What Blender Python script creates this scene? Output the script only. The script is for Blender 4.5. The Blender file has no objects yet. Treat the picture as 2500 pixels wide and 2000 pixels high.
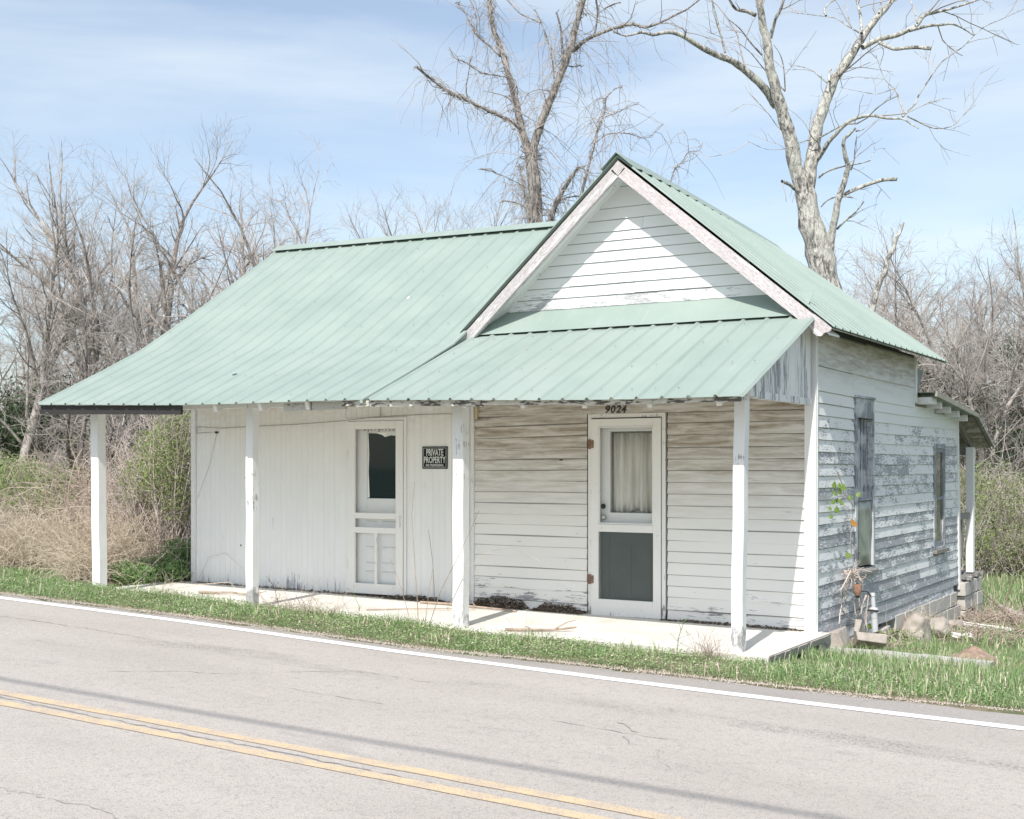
import bpy, math, random
import numpy as np
from mathutils import Vector

random.seed(11)
RNG = np.random.default_rng(11)
SC = bpy.context.scene
COL = SC.collection
rad = math.radians

# ------------------------------------------------------------------ camera
cam = bpy.data.cameras.new('camera')
cam.sensor_width = 36.0
cam.lens = 44.81
cam.shift_y = 0.054
cam.clip_end = 2000
camo = bpy.data.objects.new('camera', cam)
COL.objects.link(camo)
camo.location = (3.79, -11.82, 1.58)
camo.rotation_euler = (rad(90), 0, rad(31.13))
SC.camera = camo

# ------------------------------------------------------------------ light
SUN_AZ, SUN_EL = rad(10.2), rad(47.5)        # azimuth measured from -Y towards +X
sun_dir = Vector((math.sin(SUN_AZ) * math.cos(SUN_EL), -math.cos(SUN_AZ) * math.cos(SUN_EL), math.sin(SUN_EL)))
sl = bpy.data.lights.new('sun', 'SUN')
sl.energy = 3.1
sl.angle = rad(0.6)
sl.color = (1.0, 0.955, 0.89)
slo = bpy.data.objects.new('sun', sl)
COL.objects.link(slo)
slo.rotation_euler = sun_dir.to_track_quat('Z', 'Y').to_euler()

world = bpy.data.worlds.new('World')
SC.world = world
world.use_nodes = True
wt = world.node_tree
for n in list(wt.nodes):
    wt.nodes.remove(n)
def wn(t, **k):
    n = wt.nodes.new(t)
    for a, b in k.items():
        setattr(n, a, b)
    return n
wout = wn('ShaderNodeOutputWorld')
wbg = wn('ShaderNodeBackground')
wbg.inputs['Strength'].default_value = 0.11
sky = wn('ShaderNodeTexSky', sky_type='NISHITA')
sky.sun_disc = False
sky.sun_elevation = SUN_EL
sky.sun_rotation = math.atan2(sun_dir.x, sun_dir.y)
sky.air_density = 1.0
sky.dust_density = 1.0
sky.ozone_density = 1.2
tc = wn('ShaderNodeTexCoord')
mp = wn('ShaderNodeMapping')
mp.inputs['Scale'].default_value = (1.3, 1.3, 8.5)
mp.inputs['Rotation'].default_value = (0.05, 0.16, 0.4)
nz = wn('ShaderNodeTexNoise')
nz.inputs['Scale'].default_value = 1.25
nz.inputs['Detail'].default_value = 7
nz.inputs['Roughness'].default_value = 0.55
nz.inputs['Distortion'].default_value = 0.5
rp = wn('ShaderNodeValToRGB')
rp.color_ramp.elements[0].position = 0.42
rp.color_ramp.elements[0].color = (0.22, 0.22, 0.22, 1)
rp.color_ramp.elements[1].position = 0.64
rp.color_ramp.elements[1].color = (0.62, 0.62, 0.62, 1)
mx = wn('ShaderNodeMix', data_type='RGBA')
mx.inputs[7].default_value = (5.3, 5.8, 6.1, 1)       # thin high cloud, sunlit
wt.links.new(tc.outputs['Generated'], mp.inputs['Vector'])
wt.links.new(mp.outputs[0], nz.inputs['Vector'])
wt.links.new(nz.outputs[0], rp.inputs[0])
wt.links.new(rp.outputs[0], mx.inputs[0])
wt.links.new(sky.outputs[0], mx.inputs[6])
wt.links.new(mx.outputs[2], wbg.inputs[0])
wt.links.new(wbg.outputs[0], wout.inputs[0])

SC.view_settings.view_transform = 'Standard'
SC.view_settings.look = 'None'
SC.view_settings.gamma = 1
SC.view_settings.use_curve_mapping = False
SC.view_settings.exposure = 0.68

# ------------------------------------------------------------------ object helpers
def link(name, me, mats=None, parent=None, kind=None):
    o = bpy.data.objects.new(name, me)
    COL.objects.link(o)
    if mats is not None and me is not None and len(me.materials) == 0:
        for m in (mats if isinstance(mats, (list, tuple)) else [mats]):
            me.materials.append(m)
    if parent is not None:
        o.parent = parent
    if kind:
        o['kind'] = kind
    return o

def thing(name, label, cat, loc=(0, 0, 0), rz=0, group=None):
    o = bpy.data.objects.new(name, None)
    o.empty_display_size = 0.2
    COL.objects.link(o)
    o.location = loc
    o.rotation_euler = (0, 0, rz)
    o['label'] = label
    o['category'] = cat
    if group:
        o['group'] = group
    return o

def tag(o, label, cat, group=None):
    o['label'] = label
    o['category'] = cat
    if group:
        o['group'] = group
    return o

def mesh_py(name, verts, faces, smooth=False, matidx=None):
    me = bpy.data.meshes.new(name)
    me.from_pydata([tuple(v) for v in verts], [], faces)
    if matidx is not None:
        me.polygons.foreach_set('material_index', np.asarray(matidx, dtype=np.int32))
    if smooth:
        me.polygons.foreach_set('use_smooth', [True] * len(me.polygons))
    me.update()
    return me

def mesh_np(name, V, Fq, smooth=False, matidx=None):
    """V (n,3), Fq (m,k) constant corner count"""
    V = np.ascontiguousarray(V, dtype=np.float32)
    Fq = np.ascontiguousarray(Fq, dtype=np.int32)
    me = bpy.data.meshes.new(name)
    m, k = Fq.shape
    me.vertices.add(len(V))
    me.vertices.foreach_set('co', V.ravel())
    me.loops.add(m * k)
    me.loops.foreach_set('vertex_index', Fq.ravel())
    me.polygons.add(m)
    me.polygons.foreach_set('loop_start', np.arange(0, m * k, k, dtype=np.int32))
    me.polygons.foreach_set('loop_total', np.full(m, k, dtype=np.int32))
    if matidx is not None:
        me.polygons.foreach_set('material_index', np.asarray(matidx, dtype=np.int32))
    if smooth:
        me.polygons.foreach_set('use_smooth', np.ones(m, dtype=bool))
    me.update(calc_edges=True)
    return me

class MB:
    def __init__(s):
        s.v = []
        s.f = []
        s.mi = []
    def add(s, vs, fs, mi=0):
        b = len(s.v)
        s.v += [tuple(p) for p in vs]
        s.f += [tuple(b + i for i in f) for f in fs]
        s.mi += [mi] * len(fs)
        return s
    def box(s, x0, x1, y0, y1, z0, z1, mi=0):
        vs = [(x, y, z) for z in (z0, z1) for y in (y0, y1) for x in (x0, x1)]
        return s.add(vs, [(0, 2, 3, 1), (4, 5, 7, 6), (0, 1, 5, 4), (2, 6, 7, 3), (0, 4, 6, 2), (1, 3, 7, 5)], mi)
    def hexa(s, bottom, top, mi=0):
        """bottom/top: 4 points each, same winding (ccw from above)"""
        return s.add(list(bottom) + list(top), [(3, 2, 1, 0), (4, 5, 6, 7), (0, 1, 5, 4), (1, 2, 6, 5), (2, 3, 7, 6), (3, 0, 4, 7)], mi)
    def beam(s, a, b, w, h, up=(0, 0, 1), mi=0):
        a, b = Vector(a), Vector(b)
        d = (b - a).normalized()
        u = Vector(up)
        sd = d.cross(u).normalized()
        u2 = sd.cross(d).normalized()
        o = [sd * (i * w / 2) + u2 * (j * h / 2) for i, j in ((-1, -1), (1, -1), (1, 1), (-1, 1))]
        vs = [a + q for q in o] + [b + q for q in o]
        return s.add(vs, [(0, 1, 2, 3), (7, 6, 5, 4), (0, 4, 5, 1), (1, 5, 6, 2), (2, 6, 7, 3), (3, 7, 4, 0)], mi)
    def prism(s, poly, ext, mi=0):
        """poly: list of 3D points (planar), ext: vector"""
        n = len(poly)
        e = Vector(ext)
        vs = [Vector(p) for p in poly] + [Vector(p) + e for p in poly]
        fs = [tuple(range(n - 1, -1, -1)), tuple(range(n, 2 * n))] + [(i, (i + 1) % n, n + (i + 1) % n, n + i) for i in range(n)]
        return s.add(vs, fs, mi)
    def jitter(s, a):
        s.v = [(x + random.uniform(-a, a), y + random.uniform(-a, a), z + random.uniform(-a, a)) for x, y, z in s.v]
        return s
    def build(s, name, mats, parent=None, kind=None, smooth=False):
        me = mesh_py(name, s.v, s.f, smooth, s.mi if max(s.mi, default=0) > 0 else None)
        return link(name, me, mats, parent, kind)

def bevel(o, w=0.004, seg=1):
    m = o.modifiers.new('bevel', 'BEVEL')
    m.width = w
    m.segments = seg
    m.limit_method = 'ANGLE'
    return o

def tubes_mesh(name, polys, sides=4, matidx_list=None, smooth=True, caps=False):
    """polys: list of (pts (N,3), radii (N)); returns mesh"""
    groups = {}
    for i, (p, r) in enumerate(polys):
        groups.setdefault(len(p), []).append(i)
    VV, FF, MI = [], [], []
    base = 0
    ang = np.linspace(0, 2 * np.pi, sides, endpoint=False)
    ca, sa = np.cos(ang), np.sin(ang)
    for N, ids in groups.items():
        P = np.array([polys[i][0] for i in ids], dtype=np.float64)
        Rr = np.array([polys[i][1] for i in ids], dtype=np.float64)
        T = np.empty_like(P)
        T[:, 1:-1] = P[:, 2:] - P[:, :-2]
        T[:, 0] = P[:, 1] - P[:, 0]
        T[:, -1] = P[:, -1] - P[:, -2]
        T /= np.linalg.norm(T, axis=2, keepdims=True) + 1e-9
        ref = np.where(np.abs(T[:, :1, 2:3]) < 0.8, np.array([0, 0, 1.0]), np.array([1.0, 0, 0]))
        A = np.cross(T, np.broadcast_to(ref, T.shape))
        A /= np.linalg.norm(A, axis=2, keepdims=True) + 1e-9
        B = np.cross(T, A)
        V = P[:, :, None, :] + Rr[:, :, None, None] * (ca[None, None, :, None] * A[:, :, None, :] + sa[None, None, :, None] * B[:, :, None, :])
        M = len(ids)
        V = V.reshape(-1, 3)
        m = np.arange(M)[:, None, None]
        k = np.arange(N - 1)[None, :, None]
        j = np.arange(sides)[None, None, :]
        j2 = (j + 1) % sides
        a = base + m * N * sides + k * sides + j
        b = base + m * N * sides + k * sides + j2
        c = b + sides
        d = a + sides
        F = np.stack([a, b, c, d], axis=-1).reshape(-1, 4)
        VV.append(V)
        FF.append(F)
        if matidx_list is not None:
            mi = np.array([matidx_list[i] for i in ids])
            MI.append(np.repeat(mi, (N - 1) * sides))
        base += len(V)
    return mesh_np(name, np.concatenate(VV), np.concatenate(FF), smooth, np.concatenate(MI) if matidx_list is not None else None)

# ------------------------------------------------------------------ materials
class NT:
    def __init__(s, name):
        s.m = bpy.data.materials.new(name)
        s.m.use_nodes = True
        s.t = s.m.node_tree
        s.b = s.t.nodes['Principled BSDF']
        s.out = s.t.nodes['Material Output']
    def n(s, t, **k):
        q = s.t.nodes.new(t)
        for a, b in k.items():
            setattr(q, a, b)
        return q
    def l(s, a, b):
        s.t.links.new(a, b)
    def val(s, sock, x):
        if hasattr(x, 'links') or hasattr(x, 'is_output'):
            s.l(x, sock)
        else:
            sock.default_value = x
    rot = 0.0
    def pos(s, scale=(1, 1, 1), loc=(0, 0, 0), obj=False):
        if obj:
            g = s.n('ShaderNodeTexCoord').outputs['Object']
        else:
            g = s.n('ShaderNodeNewGeometry').outputs['Position']
        if s.rot:
            m0 = s.n('ShaderNodeMapping')
            m0.inputs['Rotation'].default_value = (0, s.rot, 0)
            s.l(g, m0.inputs['Vector'])
            g = m0.outputs[0]
        mpn = s.n('ShaderNodeMapping')
        mpn.inputs['Scale'].default_value = scale
        mpn.inputs['Location'].default_value = loc
        s.l(g, mpn.inputs['Vector'])
        return mpn.outputs[0]
    def rnd(s):
        return s.n('ShaderNodeObjectInfo').outputs['Random']
    def noise(s, vec, sc=1.0, det=4, rough=0.55, dist=0.0, w=None):
        q = s.n('ShaderNodeTexNoise')
        if w is not None:
            q.noise_dimensions = '4D'
            s.val(q.inputs['W'], w)
        q.inputs['Scale'].default_value = sc
        q.inputs['Detail'].default_value = det
        q.inputs['Roughness'].default_value = rough
        q.inputs['Distortion'].default_value = dist
        s.l(vec, q.inputs['Vector'])
        return q.outputs[0]
    def math(s, op, a, b=0.0, clamp=False):
        q = s.n('ShaderNodeMath', operation=op)
        q.use_clamp = clamp
        s.val(q.inputs[0], a)
        s.val(q.inputs[1], b)
        return q.outputs[0]
    def ramp(s, x, a, b, lo=0.0, hi=1.0):
        q = s.n('ShaderNodeMapRange')
        q.interpolation_type = 'SMOOTHSTEP'
        s.val(q.inputs[0], x)
        s.val(q.inputs[1], a)
        s.val(q.inputs[2], b)
        s.val(q.inputs[3], lo)
        s.val(q.inputs[4], hi)
        return q.outputs[0]
    def mix(s, f, a, b):
        q = s.n('ShaderNodeMix', data_type='RGBA')
        s.val(q.inputs[0], f)
        s.val(q.inputs[6], (*a, 1) if isinstance(a, tuple) and len(a) == 3 else a)
        s.val(q.inputs[7], (*b, 1) if isinstance(b, tuple) and len(b) == 3 else b)
        return q.outputs[2]
    def sep(s, vec):
        q = s.n('ShaderNodeSeparateXYZ')
        s.l(vec, q.inputs[0])
        return q.outputs
    def col(s, c):
        s.val(s.b.inputs['Base Color'], (*c, 1) if isinstance(c, tuple) and len(c) == 3 else c)
    def rough(s, r):
        s.val(s.b.inputs['Roughness'], r)
    def bump(s, h, strength=0.3, dist=0.01):
        q = s.n('ShaderNodeBump')
        q.inputs['Strength'].default_value = strength
        q.inputs['Distance'].default_value = dist
        s.l(h, q.inputs['Height'])
        s.l(q.outputs[0], s.b.inputs['Normal'])

def peel_mat(name, paint, wood, amt, grain=(1.2, 1.2, 14), grime=None, foot=None, rough=0.7, tone=0.04, patch=(1.6, 1.6, 3.0), lap=None, rot=0.0, fw=0.45, rv=0.06):
    """paint coat over weathered wood; amt = share of bare wood; grime=(z0,z1,col,strength), foot=(z0,z1,extra)"""
    N = NT(name)
    N.rot = rot
    r = N.rnd()
    rw = N.math('MULTIPLY', r, 37.0)
    P = N.pos(grain)
    fine = N.noise(P, 6.0, 6, 0.65, 0.3, rw)
    big = N.noise(N.pos(patch), 1.3, 5, 0.62, 0.4, rw)
    s = N.math('ADD', N.math('MULTIPLY', fine, fw), N.math('MULTIPLY', big, 1.0 - fw))
    s = N.math('ADD', s, N.math('MULTIPLY', N.math('SUBTRACT', r, 0.5), rv))
    thr = 0.5 + (0.5 - amt) * 0.34
    N.rot = 0.0
    z = N.sep(N.pos())[2]
    N.rot = rot
    if foot:
        f = N.ramp(z, foot[0], foot[1], foot[2], 0.0)
        s = N.math('ADD', s, f)
    mask = N.ramp(s, thr, thr + 0.035)
    grainc = N.noise(N.pos(tuple(g * 3 for g in grain)), 9.0, 3, 0.7, 0.0, rw)
    woodc = N.mix(N.ramp(grainc, 0.3, 0.72), tuple(c * 0.55 for c in wood), tuple(min(1, c * 1.35) for c in wood))
    tn = N.noise(N.pos((1, 1, 2)), 1.1, 3, 0.6, 0.0, rw)
    pc = N.mix(N.ramp(tn, 0.3, 0.75), tuple(c * (1 - tone) for c in paint), paint)
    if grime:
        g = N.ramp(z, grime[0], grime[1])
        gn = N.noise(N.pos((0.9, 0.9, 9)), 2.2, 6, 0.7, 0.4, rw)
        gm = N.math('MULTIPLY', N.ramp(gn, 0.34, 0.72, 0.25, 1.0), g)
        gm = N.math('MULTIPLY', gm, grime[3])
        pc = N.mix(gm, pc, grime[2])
    sp = N.noise(N.pos((1, 1, 1)), 55.0, 2, 0.5)
    pc = N.mix(N.ramp(sp, 0.70, 0.76, 0.0, 0.35), pc, tuple(c * 0.6 for c in wood))
    fin = N.mix(mask, pc, woodc)
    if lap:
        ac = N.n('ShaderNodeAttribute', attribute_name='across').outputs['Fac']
        fin = N.mix(N.math('MULTIPLY', N.ramp(ac, lap - .0115, lap - .004), 0.72), fin, (0.10, 0.095, 0.085))  # dark line under each board lip, painted in to deepen the lap shadow
    N.col(fin)
    N.rough(rough)
    h = N.math('ADD', N.math('MULTIPLY', N.math('SUBTRACT', 1.0, mask), 0.5), N.math('MULTIPLY', fine, 0.5))
    N.bump(h, 0.5, 0.004)
    return N.m

WHITE = (0.80, 0.80, 0.785)
M = {}
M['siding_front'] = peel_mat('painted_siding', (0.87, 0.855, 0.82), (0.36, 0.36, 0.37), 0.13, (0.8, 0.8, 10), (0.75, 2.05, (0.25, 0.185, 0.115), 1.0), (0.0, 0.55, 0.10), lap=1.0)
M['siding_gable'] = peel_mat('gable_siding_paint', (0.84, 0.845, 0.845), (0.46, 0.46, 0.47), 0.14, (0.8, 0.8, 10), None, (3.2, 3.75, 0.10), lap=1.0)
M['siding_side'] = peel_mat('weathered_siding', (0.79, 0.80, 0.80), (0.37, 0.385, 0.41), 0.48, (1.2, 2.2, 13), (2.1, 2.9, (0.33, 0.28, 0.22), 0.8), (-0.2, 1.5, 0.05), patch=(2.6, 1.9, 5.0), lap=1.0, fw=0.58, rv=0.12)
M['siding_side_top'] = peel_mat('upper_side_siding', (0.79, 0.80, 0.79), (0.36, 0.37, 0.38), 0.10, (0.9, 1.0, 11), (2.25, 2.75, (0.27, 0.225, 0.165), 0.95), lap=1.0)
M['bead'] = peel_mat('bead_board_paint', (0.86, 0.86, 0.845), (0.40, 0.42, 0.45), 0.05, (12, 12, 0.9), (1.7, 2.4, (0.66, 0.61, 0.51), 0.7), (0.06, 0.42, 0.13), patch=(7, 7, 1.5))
M['trim_side'] = peel_mat('side_trim_paint', (0.56, 0.58, 0.60), (0.24, 0.26, 0.29), 0.58, (14, 14, 1.0))
M['trim'] = peel_mat('trim_paint', (0.81, 0.81, 0.80), (0.40, 0.40, 0.41), 0.17, (14, 14, 1.0))
M['post'] = peel_mat('post_paint', (0.82, 0.82, 0.81), (0.40, 0.40, 0.40), 0.24, (13, 13, 1.3), None, (-0.05, 0.40, 0.13))
M['rake'] = peel_mat('bargeboard_paint', (0.82, 0.81, 0.80), (0.50, 0.47, 0.47), 0.80, (1.0, 8, 12), patch=(0.7, 4, 7), rot=rad(41.5))
M['rake_right'] = peel_mat('bargeboard_bare', (0.82, 0.81, 0.80), (0.58, 0.53, 0.535), 0.72, (1.0, 8, 12), patch=(0.7, 4, 7), rot=rad(-41.5))
M['door'] = peel_mat('door_paint', (0.85, 0.84, 0.81), (0.36, 0.34, 0.32), 0.22, (11, 11, 1.4), None, (0.0, 0.3, 0.06))
M['inner_door'] = peel_mat('inner_door_paint', (0.74, 0.75, 0.74), (0.4, 0.4, 0.4), 0.04, (9, 9, 2))
M['fascia_black'] = peel_mat('charred_fascia', (0.62, 0.62, 0.60), (0.03, 0.028, 0.027), 0.97, (1.0, 10, 12))
M['fascia_peel'] = peel_mat('peeling_fascia', (0.58, 0.56, 0.50), (0.11, 0.10, 0.09), 0.55, (2.0, 10, 10), patch=(2.5, 2, 4))
M['beam'] = peel_mat('beam_paint', (0.82, 0.81, 0.78), (0.38, 0.37, 0.35), 0.12, (1.0, 8, 9))
M['panel_vert'] = peel_mat('peeling_gable_panel', (0.80, 0.80, 0.80), (0.34, 0.35, 0.39), 0.46, (10, 10, 0.55), patch=(6, 6, 0.8))
M['grey_wood'] = peel_mat('bare_grey_wood', (0.5, 0.49, 0.48), (0.26, 0.245, 0.23), 0.75, (3, 3, 3))

def simple(name, c, rough=0.6, metal=0.0, var=0.12, sc=8.0, bump=0.15, obj=False, spec=None):
    N = NT(name)
    q = N.noise(N.pos((1, 1, 1), obj=obj), sc, 5, 0.6)
    N.col(N.mix(N.ramp(q, 0.3, 0.7), tuple(x * (1 - var) for x in c), tuple(min(1, x * (1 + var)) for x in c)))
    N.rough(rough)
    N.b.inputs['Metallic'].default_value = metal
    if spec is not None:
        N.b.inputs['Specular IOR Level'].default_value = spec
    if bump:
        N.bump(N.noise(N.pos((1, 1, 1), obj=obj), sc * 5, 4), bump, 0.005)
    return N.m

def roof_material():
    N = NT('green_metal_roofing')
    q = N.noise(N.pos((1, 1, 1)), 1.3, 5, 0.6)
    base = N.mix(N.ramp(q, 0.3, 0.7), (0.265, 0.338, 0.302), (0.31, 0.378, 0.342))
    base = N.mix(N.math('MULTIPLY', N.rnd(), 0.22), base, (0.36, 0.39, 0.36))
    st = N.noise(N.pos((11, 0.9, 0.9)), 2.0, 5, 0.65)
    base = N.mix(N.ramp(st, 0.56, 0.78, 0.0, 0.40), base, (0.44, 0.47, 0.44))
    st2 = N.noise(N.pos((7, 0.8, 0.8), (3, 1, 2)), 2.4, 6, 0.7)
    base = N.mix(N.ramp(st2, 0.60, 0.78, 0.0, 0.35), base, (0.22, 0.23, 0.18))
    sp = N.noise(N.pos((1, 1, 1)), 34.0, 3, 0.6)
    base = N.mix(N.ramp(sp, 0.68, 0.76, 0.0, 0.5), base, (0.20, 0.20, 0.16))
    N.col(base)
    N.rough(N.ramp(q, 0.3, 0.7, 0.45, 0.62))
    N.b.inputs['Specular IOR Level'].default_value = 0.25
    N.bump(N.noise(N.pos((1.2, 0.25, 0.25)), 3.0, 3), 0.12, 0.02)
    return N.m
M['roof'] = roof_material()
M['roof_dark'] = simple('dark_green_flashing', (0.07, 0.22, 0.17), 0.4, 0, 0.1)
M['screw'] = simple('zinc_screw', (0.22, 0.23, 0.22), 0.5, 0.4, 0.1)
M['hole'] = simple('dark_scar', (0.06, 0.075, 0.09), 0.8)
M['scratch'] = simple('bare_scratch', (0.85, 0.87, 0.86), 0.5)

def concrete(name, c=(0.66, 0.63, 0.585), dark=(0.40, 0.385, 0.36), amt=0.5, sc=2.5):
    N = NT(name)
    a = N.noise(N.pos((1, 1, 1)), sc, 7, 0.62, 0.3)
    b = N.noise(N.pos((1, 1, 1)), 40, 3, 0.6)
    cc = N.mix(N.ramp(a, 0.42, 0.80, 0.0, amt), c, dark)
    cc = N.mix(N.ramp(b, 0.45, 0.75, 0.0, 0.25), cc, tuple(x * 0.8 for x in dark))
    N.col(cc)
    N.rough(0.9)
    N.bump(N.noise(N.pos((1, 1, 1)), 30, 6, 0.7), 0.35, 0.006)
    return N.m
M['slab'] = concrete('porch_concrete', (0.72, 0.695, 0.64), (0.50, 0.465, 0.41), 0.75)
M['slab_edge'] = concrete('rough_concrete_edge', (0.42, 0.39, 0.37), (0.26, 0.24, 0.22), 0.6, 9)
M['block'] = concrete('concrete_block_face', (0.55, 0.52, 0.475), (0.33, 0.305, 0.275), 0.8, 6)
M['stone'] = concrete('weathered_stone', (0.43, 0.385, 0.34), (0.24, 0.21, 0.18), 0.9, 9)
M['ledge'] = concrete('kerb_concrete', (0.50, 0.485, 0.45), (0.36, 0.35, 0.32), 0.6)

def asphalt():
    N = NT('worn_asphalt')
    P = N.pos((1, 1, 1))
    fine = N.noise(P, 120, 3, 0.8)
    mid = N.noise(P, 46, 4, 0.8)
    big = N.noise(N.pos((0.35, 1.0, 1)), 0.9, 5, 0.6)
    c = N.mix(N.ramp(big, 0.3, 0.7), (0.445, 0.402, 0.362), (0.51, 0.464, 0.42))
    y = N.sep(P)[1]
    # tyre-polished tracks a little paler, worn coarse strip between them
    wob = N.math('ADD', y, N.math('MULTIPLY', N.noise(N.pos((0.5, 0.5, 1)), 1.2, 3), 0.35))
    band = N.math('MULTIPLY', N.ramp(wob, -4.15, -3.98), N.ramp(wob, -3.72, -3.86))
    strip = N.math('MULTIPLY', band, N.ramp(N.noise(N.pos((0.5, 1, 1)), 1.1, 4), 0.44, 0.60))
    c = N.mix(N.math('MULTIPLY', strip, N.ramp(mid, 0.42, 0.6, 0.05, 0.75)), c, (0.20, 0.175, 0.165))
    pt = N.noise(N.pos((0.8, 2.2, 1), (5, 3, 0)), 1.0, 6, 0.7)
    c = N.mix(N.ramp(pt, 0.56, 0.70, 0.0, 0.35), c, (0.27, 0.25, 0.235))
    m2 = N.noise(P, 14, 5, 0.75)
    c = N.mix(N.ramp(m2, 0.52, 0.66, 0.0, 0.32), c, (0.27, 0.255, 0.24))
    c = N.mix(N.ramp(m2, 0.30, 0.42, 0.30, 0.0), c, (0.52, 0.50, 0.475))
    sh = N.ramp(y, -3.22, -3.08, 0.0, 0.35)
    c = N.mix(sh, c, (0.27, 0.255, 0.25))
    c = N.mix(N.ramp(fine, 0.50, 0.66, 0.0, 0.75), c, (0.19, 0.175, 0.165))
    c = N.mix(N.ramp(fine, 0.30, 0.42, 0.5, 0.0), c, (0.56, 0.54, 0.52))
    c = N.mix(N.ramp(mid, 0.54, 0.66, 0.0, 0.62), c, (0.21, 0.195, 0.185))
    N.col(c)
    N.rough(0.88)
    N.bump(N.math('ADD', N.math('MULTIPLY', fine, 0.6), mid), 0.55, 0.006)
    return N.m
M['asphalt'] = asphalt()

def road_paint(name, c, wear):
    N = NT(name)
    P = N.pos((1, 1, 1))
    f = N.noise(P, 110, 3, 0.7)
    g = N.noise(P, 6, 4, 0.6)
    m = N.ramp(N.math('ADD', N.math('MULTIPLY', f, 0.7), N.math('MULTIPLY', g, 0.3)), 0.58 - wear, 0.66 - wear)
    N.col(N.mix(N.math('MULTIPLY', m, 0.75), c, (0.36, 0.34, 0.32)))
    N.rough(0.8)
    N.bump(f, 0.4, 0.004)
    return N.m
M['paint_white'] = road_paint('white_line_paint', (0.86, 0.86, 0.86), -0.03)
M['paint_yellow'] = road_paint('yellow_line_paint', (0.70, 0.51, 0.30), 0.12)
M['crack'] = simple('crack_shadow', (0.30, 0.275, 0.26), 0.95)

def earth():
    N = NT('verge_earth')
    a = N.noise(N.pos((1, 1, 1)), 3.0, 6, 0.65)
    b = N.noise(N.pos((1, 1, 1)), 0.6, 4, 0.6)
    c = N.mix(N.ramp(a, 0.35, 0.65), (0.10, 0.115, 0.05), (0.27, 0.22, 0.155))
    c = N.mix(N.ramp(b, 0.4, 0.6), c, (0.11, 0.15, 0.055))
    N.col(c)
    N.rough(1)
    N.bump(N.noise(N.pos((1, 1, 1)), 25, 5, 0.7), 0.8, 0.03)
    return N.m
M['earth'] = earth()
M['dirt'] = simple('red_brown_dirt', (0.33, 0.235, 0.18), 1.0, 0, 0.25, 20, 0.8)
M['litter'] = simple('dead_leaf_litter', (0.13, 0.10, 0.075), 1.0, 0, 0.4, 40, 0.8)

def blade_mat(name, c, c2, trans=0.35):
    N = NT(name)
    q = N.noise(N.pos((1, 1, 1)), 1.4, 4, 0.6)
    q2 = N.noise(N.pos((1, 1, 1)), 60, 2, 0.6)
    cc = N.mix(N.ramp(N.math('ADD', N.math('MULTIPLY', q, 0.5), N.math('MULTIPLY', q2, 0.5)), 0.38, 0.62), c, c2)
    N.col(cc)
    N.rough(0.55)
    N.b.inputs['Specular IOR Level'].default_value = 0.35
    tr = N.n('ShaderNodeBsdfTranslucent')
    N.l(cc, tr.inputs[0])
    mxs = N.n('ShaderNodeMixShader')
    mxs.inputs[0].default_value = trans
    N.l(N.b.outputs[0], mxs.inputs[1])
    N.l(tr.outputs[0], mxs.inputs[2])
    N.l(mxs.outputs[0], N.out.inputs[0])
    return N.m
M['grass_a'] = blade_mat('grass_green', (0.17, 0.285, 0.10), (0.27, 0.40, 0.165))
M['grass_b'] = blade_mat('grass_pale', (0.30, 0.44, 0.18), (0.44, 0.54, 0.29))
M['straw'] = blade_mat('dry_straw', (0.66, 0.56, 0.43), (0.78, 0.69, 0.56), 0.2)
M['straw_pink'] = blade_mat('pinkish_dead_stalk', (0.50, 0.40, 0.335), (0.66, 0.55, 0.47), 0.1)
M['leaf_spring'] = blade_mat('fresh_leaf', (0.25, 0.33, 0.12), (0.36, 0.44, 0.18))
M['leaf_dark'] = blade_mat('evergreen_leaf', (0.035, 0.065, 0.03), (0.075, 0.12, 0.05), 0.2)
M['leaf_vine'] = blade_mat('vine_leaf', (0.17, 0.27, 0.06), (0.27, 0.37, 0.10))
M['leaf_red'] = blade_mat('red_yellow_leaf', (0.45, 0.16, 0.05), (0.62, 0.42, 0.08))

def bark(name, c1, c2, sc=3.0, hi=None):
    N = NT(name)
    P = N.pos((1, 1, 0.45), obj=True)
    a = N.noise(P, sc * 4, 6, 0.7, 0.8)
    b = N.noise(N.pos((1, 1, 1), obj=True), sc * 0.5, 3, 0.6)
    c = N.mix(N.ramp(a, 0.38, 0.62), c1, c2)
    if hi:
        c = N.mix(N.ramp(b, 0.45, 0.65, 0.0, 0.55), c, hi)
    N.col(c)
    N.rough(0.95)
    N.bump(a, 0.9, 0.03)
    return N.m
M['bark_oak'] = bark('pale_lichen_bark', (0.10, 0.09, 0.08), (0.62, 0.60, 0.55), 4.5, (0.56, 0.56, 0.50))
M['bark_vine'] = bark('brown_grey_bark', (0.13, 0.115, 0.105), (0.40, 0.365, 0.34), 3.0)
M['bark_grey'] = bark('grey_bark', (0.17, 0.15, 0.135), (0.50, 0.46, 0.42), 2.0)
M['bark_dark'] = bark('dark_grey_bark', (0.10, 0.085, 0.08), (0.26, 0.235, 0.22), 2.0)
M['twig'] = simple('grey_twig', (0.43, 0.39, 0.36), 0.9, 0, 0.3, 0.8, 0)
M['twig_pink'] = simple('pinkish_twig', (0.50, 0.435, 0.40), 0.9, 0, 0.3, 0.8, 0)
M['twig_pale'] = simple('pale_twig', (0.50, 0.455, 0.42), 0.9, 0, 0.25, 0.8, 0)
M['vine_dead'] = simple('pale_dead_vine', (0.56, 0.48, 0.43), 0.9, 0, 0.2, 3, 0)
M['stick'] = simple('brown_stick', (0.36, 0.28, 0.22), 0.9, 0, 0.25, 10, 0.3)
M['pvc'] = simple('grey_pvc', (0.60, 0.61, 0.63), 0.5, 0, 0.05, 6, 0)
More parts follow.
